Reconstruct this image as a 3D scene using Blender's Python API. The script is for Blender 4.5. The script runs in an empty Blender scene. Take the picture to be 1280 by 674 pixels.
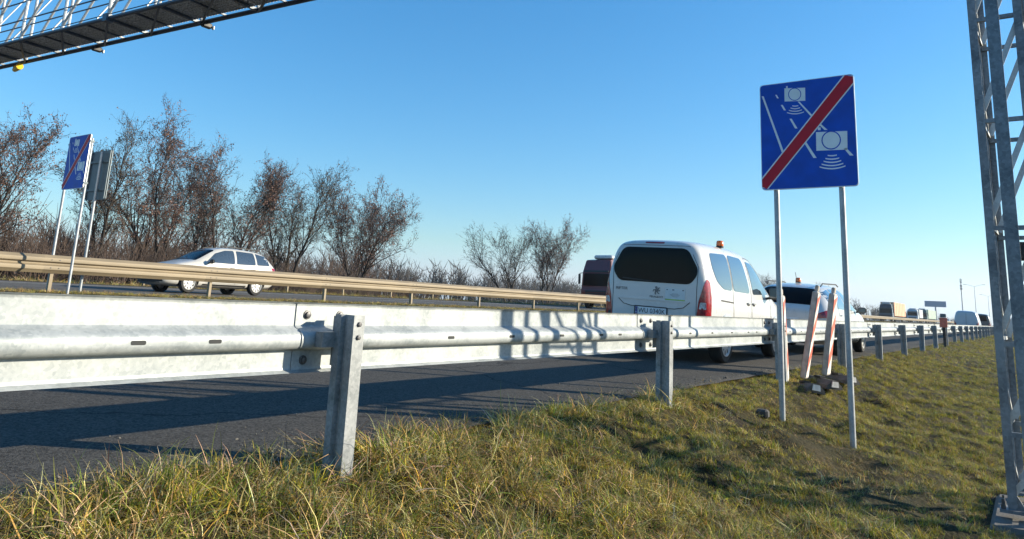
import bpy, bmesh, math, random
import numpy as np
from mathutils import Vector, Matrix, noise
from mathutils.bvhtree import BVHTree
from mathutils.geometry import delaunay_2d_cdt
random.seed(7); rng = np.random.default_rng(11)
C = bpy.context; SC = C.scene; COL = SC.collection
R = math.radians

# ---------------------------------------------------------------- camera
cam_d = bpy.data.cameras.new('camera'); cam = bpy.data.objects.new('camera', cam_d); COL.objects.link(cam)
cam_d.sensor_width = 36; cam_d.lens = 910/1280*36; cam_d.shift_y = -(337-194)/1280
cam_d.clip_start = .05; cam_d.clip_end = 6000
cam.matrix_world = Matrix(((.8196, .0762, .5679, 0), (.5711, -.1890, -.7988, 0), (.0464, .9790, -.1984, .8), (0, 0, 0, 1)))
SC.camera = cam
# ---------------------------------------------------------------- light
EL = R(17.5); AZ = math.atan2(.782, .623)          # azimuth measured from +Y towards +X
SUN = Vector((math.sin(AZ)*math.cos(EL), math.cos(AZ)*math.cos(EL), math.sin(EL)))
world = bpy.data.worlds.new('World'); SC.world = world; world.use_nodes = True
wn = world.node_tree.nodes; wl = world.node_tree.links
sky = wn.new('ShaderNodeTexSky'); sky.sky_type = 'NISHITA'; sky.sun_disc = False
sky.sun_elevation = EL; sky.sun_rotation = AZ
sky.air_density = 1.3; sky.dust_density = .3; sky.ozone_density = 6; sky.altitude = 100
bg = wn['Background']; bg.inputs[1].default_value = .15
hs_ = wn.new('ShaderNodeHueSaturation'); hs_.inputs['Saturation'].default_value = 1.24
gm_ = wn.new('ShaderNodeGamma'); gm_.inputs[1].default_value = .85
wl.new(sky.outputs[0], gm_.inputs[0]); wl.new(gm_.outputs[0], hs_.inputs['Color']); sp_ = wn.new('ShaderNodeSeparateColor'); cb_ = wn.new('ShaderNodeCombineColor'); wl.new(hs_.outputs[0], sp_.inputs[0])
def wmath(op, a, k, b=None):         # winter air: the low sky bleaches to pale blue, never to yellow
    m1 = wn.new('ShaderNodeMath'); m1.operation = 'MULTIPLY'; m1.inputs[1].default_value = k; wl.new(a, m1.inputs[0])
    m2 = wn.new('ShaderNodeMath'); m2.operation = op; wl.new(m1.outputs[0], m2.inputs[0]); wl.new(b, m2.inputs[1]); return m2.outputs[0]
wl.new(wmath('MINIMUM', sp_.outputs[1], .86, sp_.outputs[0]), cb_.inputs[0])
wl.new(wmath('MAXIMUM', sp_.outputs[1], 1.06, sp_.outputs[2]), cb_.inputs[2])
wl.new(sp_.outputs[1], cb_.inputs[1]); wl.new(cb_.outputs[0], bg.inputs[0])
sl = bpy.data.lights.new('sun', 'SUN'); sl.energy = 5.0; sl.angle = R(.5); sl.color = (1, .89, .69)
so = bpy.data.objects.new('sun', sl); COL.objects.link(so); so.location = (60, 50, 40)
so.rotation_euler = SUN.to_track_quat('Z', 'Y').to_euler()
SC.view_settings.view_transform = 'Standard'; SC.view_settings.look = 'None'
SC.view_settings.exposure = 0.92; SC.view_settings.gamma = 1
SC.cycles.max_bounces = 6; SC.cycles.use_denoising = True

# ---------------------------------------------------------------- materials
def newmat(name):
    m = bpy.data.materials.new(name); m.use_nodes = True
    return m, m.node_tree.nodes, m.node_tree.links, m.node_tree.nodes['Principled BSDF']
def mat(name, col, rough=.5, metal=0., var=.12, scale=8., bump=0., bscale=60., coat=0., spec=.5, stretch=None, col2=None, emit=None):
    """principled with two octaves of object-space noise in colour and a little relief"""
    m, n, l, p = newmat(name)
    tc = n.new('ShaderNodeTexCoord'); mp = n.new('ShaderNodeMapping'); l.new(tc.outputs['Object'], mp.inputs[0])
    if stretch: mp.inputs['Scale'].default_value = stretch
    nz = n.new('ShaderNodeTexNoise'); nz.inputs['Scale'].default_value = scale; nz.inputs['Detail'].default_value = 5
    l.new(mp.outputs[0], nz.inputs[0])
    cr = n.new('ShaderNodeValToRGB'); c = col
    d = col2 if col2 else [max(0, x*(1-var*2)) for x in c]
    e = [min(1, x*(1+var)) for x in c]
    cr.color_ramp.elements[0].position = .32; cr.color_ramp.elements[0].color = (*d, 1)
    cr.color_ramp.elements[1].position = .68; cr.color_ramp.elements[1].color = (*e, 1)
    l.new(nz.outputs[0], cr.inputs[0]); l.new(cr.outputs[0], p.inputs['Base Color'])
    p.inputs['Roughness'].default_value = rough; p.inputs['Metallic'].default_value = metal
    p.inputs['Specular IOR Level'].default_value = spec
    p.inputs['Coat Weight'].default_value = coat; p.inputs['Coat Roughness'].default_value = .05
    if rough > .25:
        mr = n.new('ShaderNodeMapRange'); mr.inputs[3].default_value = rough*.8; mr.inputs[4].default_value = min(1, rough*1.2)
        l.new(nz.outputs[0], mr.inputs[0]); l.new(mr.outputs[0], p.inputs['Roughness'])
    if bump:
        n2 = n.new('ShaderNodeTexNoise'); n2.inputs['Scale'].default_value = bscale; n2.inputs['Detail'].default_value = 4
        l.new(mp.outputs[0], n2.inputs[0])
        b = n.new('ShaderNodeBump'); b.inputs['Strength'].default_value = bump; b.inputs['Distance'].default_value = .01
        l.new(n2.outputs[0], b.inputs['Height']); l.new(b.outputs[0], p.inputs['Normal'])
    if emit:
        p.inputs['Emission Color'].default_value = (*emit[0], 1); p.inputs['Emission Strength'].default_value = emit[1]
    return m
def galv(name, c0, c1, metal=.55, rough=.42, sc=14.):
    """hot dip galvanising: voronoi spangle plus cloudy staining"""
    m, n, l, p = newmat(name)
    tc = n.new('ShaderNodeTexCoord')
    vo = n.new('ShaderNodeTexVoronoi'); vo.inputs['Scale'].default_value = sc*5
    nz = n.new('ShaderNodeTexNoise'); nz.inputs['Scale'].default_value = sc*.35; nz.inputs['Detail'].default_value = 7; nz.inputs['Roughness'].default_value = .65
    n3 = n.new('ShaderNodeTexNoise'); n3.inputs['Scale'].default_value = sc*.09; n3.inputs['Detail'].default_value = 3
    for x in (vo, nz, n3): l.new(tc.outputs['Object'], x.inputs['Vector'])
    mx = n.new('ShaderNodeMath'); mx.operation = 'MULTIPLY_ADD'; mx.inputs[1].default_value = .22
    l.new(vo.outputs['Color'], mx.inputs[0]); l.new(nz.outputs[0], mx.inputs[2])
    m2 = n.new('ShaderNodeMath'); m2.operation = 'MULTIPLY_ADD'; m2.inputs[1].default_value = .5
    l.new(n3.outputs[0], m2.inputs[0]); l.new(mx.outputs[0], m2.inputs[2])
    cr = n.new('ShaderNodeValToRGB'); l.new(m2.outputs[0], cr.inputs[0])
    cr.color_ramp.elements[0].position = .62; cr.color_ramp.elements[0].color = (*c0, 1)
    cr.color_ramp.elements[1].position = 1.0; cr.color_ramp.elements[1].color = (*c1, 1)
    l.new(cr.outputs[0], p.inputs['Base Color'])
    p.inputs['Metallic'].default_value = metal
    mr = n.new('ShaderNodeMapRange'); mr.inputs[3].default_value = rough*.8; mr.inputs[4].default_value = rough*1.3
    l.new(nz.outputs[0], mr.inputs[0]); l.new(mr.outputs[0], p.inputs['Roughness'])
    b = n.new('ShaderNodeBump'); b.inputs['Strength'].default_value = .08; b.inputs['Distance'].default_value = .01
    l.new(m2.outputs[0], b.inputs['Height']); l.new(b.outputs[0], p.inputs['Normal'])
    return m
M = {}
M['rail'] = galv('new galvanised steel', (.205, .232, .245), (.375, .40, .41), .2, .5)
M['post'] = galv('galvanised post steel', (.13, .145, .155), (.30, .315, .325), .2, .5)
M['tower'] = galv('weathered tower steel', (.09, .10, .115), (.25, .27, .29), .4, .5, 9.)
M['truss'] = galv('truss tube steel', (.34, .36, .37), (.52, .54, .55), .4, .45)
M['signpost'] = galv('sign post tube', (.22, .24, .26), (.40, .42, .44), .3, .42)
M['oldrail'] = mat('dull aged zinc', (.25, .20, .132), .6, .1, .13, 3., stretch=(1, .25, 1))
M['bolt'] = mat('bolt steel', (.10, .10, .105), .5, .6)
M['slot'] = mat('slot shade', (.03, .033, .035), .8)  # solid dark plates; the shade inside open slots is put into their colour
M['white'] = mat('white car paint', (.55, .55, .54), .28, 0, .02, 2., coat=.7)
M['whited'] = mat('dusty white car paint', (.50, .485, .45), .35, 0, .05, 3., coat=.4)
M['glass'] = mat('tinted window glass', (.003, .0035, .005), .03, 0, .05, spec=.1)
M['glassb'] = mat('lightly tinted window glass', (.04, .055, .07), .03, 0, .05, coat=1., spec=1.)
M['black'] = mat('black plastic', (.018, .018, .019), .55)
M['rubber'] = mat('tyre rubber', (.022, .022, .022), .85, bump=.2)
M['alloy'] = mat('silver rim', (.62, .62, .60), .4, .1)
M['redlamp'] = mat('red lamp lens', (.32, .012, .018), .12, 0, .25, 25., coat=.8)
M['clearlamp'] = mat('clear lamp lens', (.55, .55, .56), .12, 0, .2, 40., coat=.8)
M['amber'] = mat('amber beacon lens', (.85, .16, .01), .2, 0, .2, 30., coat=.6)
M['seam'] = mat('panel gap', (.05, .05, .05), .8)
M['plate'] = mat('plate white', (.68, .70, .72), .4)
M['blue'] = mat('plate blue band', (.01, .04, .25), .4)
M['ink'] = mat('black lettering', (.015, .015, .016), .5)
M['grey'] = mat('grey badge', (.12, .12, .13), .3, .5)
M['lime'] = mat('lime sticker stripe', (.36, .50, .08), .5)
M['paper'] = mat('sticker film', (.66, .67, .66), .5, 0, .03)
M['signblue'] = mat('blue sign sheeting', (.004, .080, .50), .5, 0, .10, 5., spec=.25)
M['signwhite'] = mat('white sign sheeting', (.78, .80, .81), .4, 0, .03)
M['signred'] = mat('red sign sheeting', (.55, .012, .03), .5, 0, .05, spec=.25)
M['signback'] = mat('grey sign back', (.10, .13, .15), .5, .3)
M['alu'] = mat('aluminium edge', (.62, .63, .64), .35, .4)
M['boardwhite'] = mat('white board plastic', (.68, .64, .60), .6, 0, .10, 12., col2=(.50, .46, .42))
M['boardgrey'] = mat('grimy board edge', (.42, .39, .36), .7, 0, .12, 10., col2=(.28, .25, .22))
M['boardred'] = mat('red board film', (.62, .13, .08), .5, 0, .1, 12.)
M['rubberbase'] = mat('dusty rubber base', (.035, .034, .033), .9, 0, .3, 14., bump=.3, col2=(.08, .075, .07))
M['truckred'] = mat('dark red cab paint', (.12, .004, .007), .35, 0, .1, 2., coat=.5)
M['truckblue'] = mat('blue black cab paint', (.012, .022, .035), .3, 0, .1, 2., coat=.5)
M['truckgreen'] = mat('dull green cab paint', (.06, .12, .09), .35, 0, .1, 2., coat=.4)
M['tarporange'] = mat('faded orange tarpaulin', (.66, .36, .22), .7, 0, .08, 1.)
M['tarpgreen'] = mat('pale green tarpaulin', (.36, .46, .38), .7, 0, .1, 1.)
M['tarpgrey'] = mat('grey trailer panel', (.42, .46, .50), .6, 0, .06, 1.)
M['vangrey'] = mat('silver blue van paint', (.42, .46, .50), .35, .1, .04, 2., coat=.5)
M['vandark'] = mat('dark grey van paint', (.07, .075, .08), .35, .1, .05, 2., coat=.5)
M['panelblue'] = mat('blue grey panel', (.28, .34, .42), .6, 0, .05)
M['yellow'] = mat('yellow lacquer', (.80, .52, .02), .4)
M['grit'] = mat('grey grit', (.16, .15, .13), .9, 0, .3, 3.)
M['concrete'] = mat('foundation concrete', (.15, .14, .125), .85, 0, .15, 6., bump=.5)
M['grating'] = mat('walkway grating', (.62, .63, .64), .7, .1, .25, 30.)
M['steelshade'] = mat('shade toned gantry steel', (.045, .065, .095), .45, .2, .15, 3.)  # dark blue colours in the shade on chords, handrails and floor bars
M['bark'] = mat('dark grey brown bark', (.036, .028, .023), .9, 0, .25, 6., stretch=(1, 1, .3), bump=.4, bscale=30)
M['barkfar'] = mat('grey brown twigs', (.085, .058, .045), .9, 0, .2, 2.)
M['deadleaf'] = mat('rusty dead leaf', (.27, .155, .115), .85, 0, .3, 1.2, col2=(.13, .072, .055))
M['deadleaf2'] = mat('olive brown dead leaf', (.19, .14, .09), .85, 0, .3, 1.2, col2=(.09, .07, .05))
M['hazewood'] = mat('distant grey brown wood', (.062, .055, .050), .95, 0, .2, .05)

# asphalt with aggregate, worn patches
def asphalt(name, base, far):
    m, n, l, p = newmat(name)
    tc = n.new('ShaderNodeTexCoord')
    vo = n.new('ShaderNodeTexVoronoi'); vo.inputs['Scale'].default_value = 95
    nz = n.new('ShaderNodeTexNoise'); nz.inputs['Scale'].default_value = .7; nz.inputs['Detail'].default_value = 6
    n4 = n.new('ShaderNodeTexNoise'); n4.inputs['Scale'].default_value = 160; n4.inputs['Detail'].default_value = 2
    mp = n.new('ShaderNodeMapping'); mp.inputs['Scale'].default_value = (1.6, .12, 1)
    l.new(tc.outputs['Object'], mp.inputs[0])
    for x in (vo, n4): l.new(tc.outputs['Object'], x.inputs['Vector'])
    l.new(mp.outputs[0], nz.inputs['Vector'])
    cr = n.new('ShaderNodeValToRGB'); l.new(vo.outputs['Color'], cr.inputs[0])
    cr.color_ramp.elements[0].color = (base*.50, base*.46, base*.42, 1); cr.color_ramp.elements[1].color = (base*2.9, base*2.7, base*2.4, 1)
    mx = n.new('ShaderNodeMix'); mx.data_type = 'RGBA'; mx.blend_type = 'MULTIPLY'; mx.inputs[0].default_value = .7
    c2 = n.new('ShaderNodeValToRGB'); l.new(nz.outputs[0], c2.inputs[0])
    c2.color_ramp.elements[0].position = .3; c2.color_ramp.elements[0].color = (.55, .55, .55, 1)
    c2.color_ramp.elements[1].position = .7; c2.color_ramp.elements[1].color = (1, 1, 1, 1)
    l.new(cr.outputs[0], mx.inputs[6]); l.new(c2.outputs[0], mx.inputs[7]); l.new(mx.outputs[2], p.inputs['Base Color'])
    ve = n.new('ShaderNodeTexVoronoi'); ve.feature = 'DISTANCE_TO_EDGE'; ve.inputs['Scale'].default_value = .42
    wv = n.new('ShaderNodeTexNoise'); wv.inputs['Scale'].default_value = 2.2; wv.inputs['Detail'].default_value = 5; l.new(tc.outputs['Object'], wv.inputs['Vector'])
    av = n.new('ShaderNodeMix'); av.data_type = 'VECTOR'; av.inputs[0].default_value = .35
    l.new(tc.outputs['Object'], av.inputs[4]); l.new(wv.outputs['Color'], av.inputs[5]); l.new(av.outputs[1], ve.inputs['Vector'])
    ce = n.new('ShaderNodeMapRange'); ce.inputs[1].default_value = .002; ce.inputs[2].default_value = .006; ce.inputs[3].default_value = .45; ce.inputs[4].default_value = 1
    l.new(ve.outputs['Distance'], ce.inputs[0])
    m3 = n.new('ShaderNodeMix'); m3.data_type = 'RGBA'; m3.blend_type = 'MULTIPLY'; m3.inputs[0].default_value = 1
    l.new(mx.outputs[2], m3.inputs[6]); l.new(ce.outputs[0], m3.inputs[7]); l.new(m3.outputs[2], p.inputs['Base Color'])
    p.inputs['Roughness'].default_value = .9; p.inputs['Specular IOR Level'].default_value = .15
    b = n.new('ShaderNodeBump'); b.inputs['Strength'].default_value = .6; b.inputs['Distance'].default_value = .006
    l.new(n4.outputs[0], b.inputs['Height']); l.new(b.outputs[0], p.inputs['Normal'])
    return m
M['asphalt'] = asphalt('dark asphalt', .050, 0)
M['asphalt2'] = asphalt('grey asphalt', .085, 0)
M['line'] = mat('worn white road paint', (.72, .71, .68), .7, 0, .15, 6., col2=(.4, .4, .38))

def soil():
    m, n, l, p = newmat('turf soil')
    tc = n.new('ShaderNodeTexCoord')
    n1 = n.new('ShaderNodeTexNoise'); n1.inputs['Scale'].default_value = 1.1; n1.inputs['Detail'].default_value = 8
    n2 = n.new('ShaderNodeTexNoise'); n2.inputs['Scale'].default_value = 26; n2.inputs['Detail'].default_value = 6
    l.new(tc.outputs['Object'], n1.inputs[0]); l.new(tc.outputs['Object'], n2.inputs[0])
    cr = n.new('ShaderNodeValToRGB'); l.new(n1.outputs[0], cr.inputs[0])
    e = cr.color_ramp.elements; e[0].position = .35; e[0].color = (.026, .021, .015, 1); e[1].position = .62; e[1].color = (.062, .050, .026, 1)
    x = e.new(.5); x.color = (.040, .037, .017, 1)
    c2 = n.new('ShaderNodeValToRGB'); l.new(n2.outputs[0], c2.inputs[0])
    c2.color_ramp.elements[0].color = (.5, .5, .5, 1); c2.color_ramp.elements[1].color = (1.3, 1.25, 1.1, 1)
    mx = n.new('ShaderNodeMix'); mx.data_type = 'RGBA'; mx.blend_type = 'MULTIPLY'; mx.inputs[0].default_value = .9
    l.new(cr.outputs[0], mx.inputs[6]); l.new(c2.outputs[0], mx.inputs[7]); l.new(mx.outputs[2], p.inputs['Base Color'])
    p.inputs['Roughness'].default_value = .95; p.inputs['Specular IOR Level'].default_value = .15
    b = n.new('ShaderNodeBump'); b.inputs['Strength'].default_value = .8; b.inputs['Distance'].default_value = .03
    l.new(n2.outputs[0], b.inputs['Height']); l.new(b.outputs[0], p.inputs['Normal'])
    return m
M['soil'] = soil()
def bladeMat():
    m, n, l, p = newmat('grass blade')
    at = n.new('ShaderNodeAttribute'); at.attribute_name = 'Col'
    oi = n.new('ShaderNodeObjectInfo')
    hs = n.new('ShaderNodeHueSaturation'); l.new(at.outputs['Color'], hs.inputs['Color'])
    mr = n.new('ShaderNodeMapRange'); mr.inputs[3].default_value = .65; mr.inputs[4].default_value = 1.35
    l.new(oi.outputs['Random'], mr.inputs[0]); l.new(mr.outputs[0], hs.inputs['Value'])
    l.new(hs.outputs[0], p.inputs['Base Color'])
    p.inputs['Roughness'].default_value = .7; p.inputs['Specular IOR Level'].default_value = .12
    tr = n.new('ShaderNodeBsdfTranslucent'); l.new(hs.outputs[0], tr.inputs[0])
    ms = n.new('ShaderNodeMixShader'); ms.inputs[0].default_value = .14
    out = n['Material Output']
    l.new(p.outputs[0], ms.inputs[1]); l.new(tr.outputs[0], ms.inputs[2]); l.new(ms.outputs[0], out.inputs[0])
    return m
M['blade'] = bladeMat()

# ---------------------------------------------------------------- mesh helpers
class MB:
    def __init__(s): s.v = []; s.f = []
    def add(s, vs, fs):
        o = len(s.v); s.v += [tuple(v) for v in vs]; s.f += [tuple(i+o for i in f) for f in fs]; return s
    def box(s, x0, x1, y0, y1, z0, z1, mtx=None):
        vs = [Vector((x, y, z)) for z in (z0, z1) for y in (y0, y1) for x in (x0, x1)]
        if mtx: vs = [mtx @ v for v in vs]
        return s.add(vs, [(0, 2, 3, 1), (4, 5, 7, 6), (0, 1, 5, 4), (2, 6, 7, 3), (0, 4, 6, 2), (1, 3, 7, 5)])
    def cbox(s, c, sx, sy, sz, ch=.01, mtx=None):
        """box with chamfered vertical and horizontal edges"""
        x, y, z = sx/2, sy/2, sz/2; ch = min(ch, x*.9, y*.9, z*.9); rings = []
        for zz, k in ((-z, ch), (-z+ch, 0), (z-ch, 0), (z, ch)):
            a, b = x-k, y-k; q = ch*.999 if k == 0 else ch*.5
            rings.append([(a-q, -b, zz), (a, -b+q, zz), (a, b-q, zz), (a-q, b, zz), (-a+q, b, zz), (-a, b-q, zz), (-a, -b+q, zz), (-a+q, -b, zz)])
        vs = [Vector(p)+Vector(c) for r in rings for p in r]
        if mtx: vs = [mtx @ v for v in vs]
        fs = [tuple(range(7, -1, -1)), tuple(range(24, 32))]
        for r in range(3):
            for i in range(8): fs.append((r*8+i, r*8+(i+1) % 8, r*8+8+(i+1) % 8, r*8+8+i))
        return s.add(vs, fs)
    def tube(s, pts, rad, n=6, cap=True):
        pts = [Vector(p) for p in pts]
        if not isinstance(rad, (list, tuple)): rad = [rad]*len(pts)
        vs = []; up = None
        for i, p in enumerate(pts):
            d = (pts[min(i+1, len(pts)-1)]-pts[max(i-1, 0)])
            if d.length < 1e-9: d = Vector((0, 0, 1))
            d.normalize()
            if up is None or abs(up.dot(d)) > .98: up = Vector((1, 0, 0)) if abs(d.x) < .8 else Vector((0, 1, 0))
            a = d.cross(up).normalized(); b = d.cross(a); up = -b if False else up
            for k in range(n):
                t = 2*math.pi*k/n; vs.append(p+(a*math.cos(t)+b*math.sin(t))*rad[i])
        fs = []
        for i in range(len(pts)-1):
            for k in range(n): fs.append((i*n+k, i*n+n+k, i*n+n+(k+1) % n, i*n+(k+1) % n))
        if cap and n > 2: fs.append(tuple(range(n))); fs.append(tuple(range(len(pts)*n-1, len(pts)*n-n-1, -1)))
        return s.add(vs, fs)
    def bar(s, p0, p1, w, h=None, up=(0, 0, 1)):
        p0 = Vector(p0); p1 = Vector(p1); h = h or w; d = (p1-p0).normalized(); u = Vector(up)
        if abs(d.dot(u)) > .95: u = Vector((1, 0, 0))
        a = d.cross(u).normalized()*w/2; b = a.cross(d).normalized()*h/2
        vs = [p+x+y for p in (p0, p1) for x, y in ((-a, -b), (a, -b), (a, b), (-a, b))]
        return s.add(vs, [(3, 2, 1, 0), (4, 5, 6, 7)]+[(i, (i+1) % 4, 4+(i+1) % 4, 4+i) for i in range(4)])
    def angle(s, p0, p1, a, b, t=.012, leg=.09):
        """L section between two points, a and b the directions of its two leaves"""
        p0 = Vector(p0); p1 = Vector(p1); a = Vector(a); b = Vector(b)
        prof = [(0, 0), (leg, 0), (leg, t), (t, t), (t, leg), (0, leg)]
        vs = [p+a*x+b*y for p in (p0, p1) for x, y in prof]; n = 6
        return s.add(vs, [tuple(range(n-1, -1, -1)), tuple(range(n, 2*n))]+[(i, (i+1) % n, n+(i+1) % n, n+i) for i in range(n)])
    def prof(s, pts, y0, y1, mtx=None, close=True):
        """closed 2D profile (x,z) extruded along y"""
        n = len(pts); vs = [Vector((x, y, z)) for y in (y0, y1) for x, z in pts]
        if mtx: vs = [mtx @ v for v in vs]
        fs = [(i, (i+1) % n, n+(i+1) % n, n+i) for i in range(n if close else n-1)]
        if close: fs += [tuple(range(n-1, -1, -1)), tuple(range(n, 2*n))]
        return s.add(vs, fs)
    def lathe(s, prof, n=24, axis='x', c=(0, 0, 0), cap=True):
        vs = []
        for a, r in prof:
            for k in range(n):
                t = 2*math.pi*k/n; q = (a, r*math.cos(t), r*math.sin(t)) if axis == 'x' else (r*math.cos(t), r*math.sin(t), a)
                vs.append(Vector(q)+Vector(c))
        fs = [(i*n+k, i*n+(k+1) % n, i*n+n+(k+1) % n, i*n+n+k) for i in range(len(prof)-1) for k in range(n)]
        if cap: fs += [tuple(range(n-1, -1, -1)), tuple(range(len(prof)*n-n, len(prof)*n))]
        return s.add(vs, fs)
    def mesh(s, name, m, smooth=None):
        me = bpy.data.meshes.new(name); me.from_pydata(s.v, [], s.f); me.materials.append(m)
        bm = bmesh.new(); bm.from_mesh(me); bmesh.ops.recalc_face_normals(bm, faces=bm.faces); bm.to_mesh(me); bm.free()
        if smooth:
            for p in me.polygons: p.use_smooth = True
            me.set_sharp_from_angle(angle=R(smooth))
        me.update(); return me
    def build(s, name, m, parent=None, smooth=None, loc=None):
        return link(name, s.mesh(name, m, smooth), parent, loc)
def link(name, me, parent=None, loc=None, mtx=None):
    o = bpy.data.objects.new(name, me); COL.objects.link(o)
    if parent: o.parent = parent
    if mtx is not None: o.matrix_basis = mtx
    if loc is not None: o.location = loc
    return o
def tag(o, label=None, cat=None, group=None, kind=None):
    for k, v in (('label', label), ('category', cat), ('group', group), ('kind', kind)):
        if v: o[k] = v
    return o
def thing(name, label, cat, loc=(0, 0, 0), rz=0, group=None):
    o = bpy.data.objects.new(name, None); COL.objects.link(o); o.location = loc; o.rotation_euler = (0, 0, rz)
    o.empty_display_size = .2
    return tag(o, label, cat, group)
def copy_tree(o, parent=None):
    c = o.copy(); COL.objects.link(c); c.parent = parent
    for ch in o.children: copy_tree(ch, c)
    return c
def rounded(poly, r, n=4):
    out = []; m = len(poly)
    for i in range(m):
        p0, p, p1 = Vector(poly[i-1]), Vector(poly[i]), Vector(poly[(i+1) % m])
        a, b = p0-p, p1-p; k = min(r, a.length*.45, b.length*.45)
        A, B = p+a.normalized()*k, p+b.normalized()*k
        for j in range(n+1):
            t = j/n; out.append(tuple(A*(1-t)**2+p*2*t*(1-t)+B*t*t))
    return out
def flat(poly, mtx, th=.002):
    """thin plate from a 2D polygon, raised th along the local z of mtx"""
    b = MB(); n = len(poly)
    vs = [mtx @ Vector((x, y, z)) for z in (0, th) for x, y in poly]
    return b.add(vs, [tuple(range(n-1, -1, -1)), tuple(range(n, 2*n))]+[(i, (i+1) % n, n+(i+1) % n, n+i) for i in range(n)])
def each(name, m, parent, polys, mtx=None, th=.0012):
    for p in polys: flat(p, mtx, th).build(name, m, parent)
def stuff(o): o['kind'] = 'stuff'; return o
def text(s, size, m, parent, mtx, name='lettering', depth=.001, sx=1.):
    cu = bpy.data.curves.new('txt', 'FONT'); cu.body = s; cu.size = size; cu.extrude = depth; cu.align_x = 'CENTER'; cu.align_y = 'CENTER'
    cu.resolution_u = 3
    t = bpy.data.objects.new('txt', cu); COL.objects.link(t); C.view_layer.update()
    me = bpy.data.meshes.new_from_object(t.evaluated_get(C.evaluated_depsgraph_get()))
    bpy.data.objects.remove(t); bpy.data.curves.remove(cu)
    me.transform(Matrix.Diagonal((sx, 1, 1, 1))); me.transform(mtx); me.materials.clear(); me.materials.append(m)
    return link(name, me, parent)

# ---------------------------------------------------------------- ground
def lerp(x, pts):
    if x <= pts[0][0]: return pts[0][1]
    for (a, b), (c, d) in zip(pts, pts[1:]):
        if x <= c: return b+(d-b)*(x-a)/(c-a)
    return pts[-1][1]
SECT = [(-400, .2), (-60, .25), (-40, .45), (-34, .74), (-32.2, .76), (-31.6, .69), (-19.4, .50), (-19.2, .545), (-18, .56), (-17.2, .53), (-16.9, .44),
        (-3.3, -.06), (-3.0, -.05), (-2.75, -.11), (-2.27, -.31), (-1.6, -.47), (-.9, -.58), (-.25, -.68), (.6, -.86), (2, -1.25), (5, -2.0), (9, -2.4), (60, -2.6), (400, -2.6)]
def gz(x, y):
    z = lerp(x, SECT)
    if -3.25 < x < 6:
        k = min(1, (x+3.25)/.5)
        z += k*(.060*noise.noise((x*1.3, y*1.1, 3.1))+.085*noise.noise((x*3.1, y*2.5, 7.7))+.028*noise.noise((x*10, y*9, 1.7)))
        d = max(abs(x+.06)-.31, abs(y-7.42)-.65)          # soil settled round the gantry's footing
        if d < .45: z = z+(min(z, -.665)-z)*min(1, max(0, (.45-d)/.35))
    elif -19.3 < x < -17.1 or x < -31.9:
        z += .03*noise.noise((x*1.5, y*1.2, 5.))
    return z
def frange(a, b, s): return list(np.arange(a, b-1e-6, s))
gx = [-2500, -900, -400, -150, -80, -60, -50, -44, -40, -37, -34, -33, -32.2, -31.6, -25, -19.4, -19.2, -18.8, -18.4, -18, -17.6, -17.2, -16.9, -10, -3.6, -3.3] + \
     frange(-3.2, 2.2, .09) + frange(2.2, 6, .4)+[6, 7, 9, 14, 30, 60, 150, 400, 1200, 2500]
gy = [-600, -100, -30, -10, -4, -1]+frange(0, 13, .11)+frange(13, 30, .35)+frange(30, 80, 1.2)+[80, 90, 105, 125, 160, 220, 320, 500, 800, 1400, 2600]
b = MB(); nx = len(gx)
vs = [(x, y, gz(x, y)) for y in gy for x in gx]
b.add(vs, [(j*nx+i, j*nx+i+1, j*nx+nx+i+1, j*nx+nx+i) for j in range(len(gy)-1) for i in range(nx-1)])
tag(b.build('ground', M['soil'], smooth=80), 'embankment and fields of dull turf and dark soil', kind='structure')
def ribbon(name, m, label, xs, zs, y0, y1, jitter=0):
    b = MB(); ys = frange(y0, 40, .3)+frange(40, y1, 15)+[y1] if jitter else [y0, 0, 40, 120, 300, y1]
    n = len(xs); vv = []
    for y in ys:
        for i, (x, z) in enumerate(zip(xs, zs)):
            jx = jitter*(noise.noise((y*2.1, 0, 3))+.5*noise.noise((y*7, 0, 9))) if (jitter and i == n-1) else 0
            vv.append((x+jx, y, z))
    b.add(vv, [(j*n+i, j*n+i+1, j*n+n+i+1, j*n+n+i) for j in range(len(ys)-1) for i in range(n-1)])
    return tag(b.build(name, m), label, kind='structure')
def rz_near(x): return .037*(-3.2-x)
def rz_far(x): return .55+.015*(-19.5-x)
ribbon('road', M['asphalt'], 'near carriageway of dark asphalt beside the bright guardrail', [-16.95, -10, -3.25, -3.12], [rz_near(-16.95), rz_near(-10), 0.002, -.02], -80, 2200, .06)
ribbon('far_road', M['asphalt2'], 'far carriageway of grey asphalt beyond the median', [-31.8, -25, -19.45], [rz_far(-31.8), rz_far(-25), rz_far(-19.45)], -80, 2200)
def line(x, w, y0, y1, zf, name='road_marking'):
    b = MB(); b.add([(x-w/2, y0, zf(x-w/2)+.005), (x+w/2, y0, zf(x+w/2)+.005), (x+w/2, y1, zf(x+w/2)+.005), (x-w/2, y1, zf(x-w/2)+.005)], [(0, 1, 2, 3)])
    return b
for x, w, zf, lab in ((-20.1, .22, rz_far, 'white edge line along the median side of the far road'), (-28.6, .22, rz_far, 'white edge line along the outer side of the far road'),
                      (-7.3, .22, rz_near, 'white edge line beside the near hard shoulder'), (-15.4, .22, rz_near, 'white edge line along the median side of the near road')):
    tag(line(x, w, -80, 1500, zf).build('road_marking', M['line']), lab, kind='structure')
for x, zf, lab in ((-24.2, rz_far, 'dashed lane line of the far road'), (-11.2, rz_near, 'dashed lane line of the near road')):
    b = MB()
    for k in range(-4, 40): q = line(x, .14, k*12, k*12+4, zf); b.add(q.v, q.f)
    tag(b.build('road_marking', M['line']), lab, kind='structure')

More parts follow.
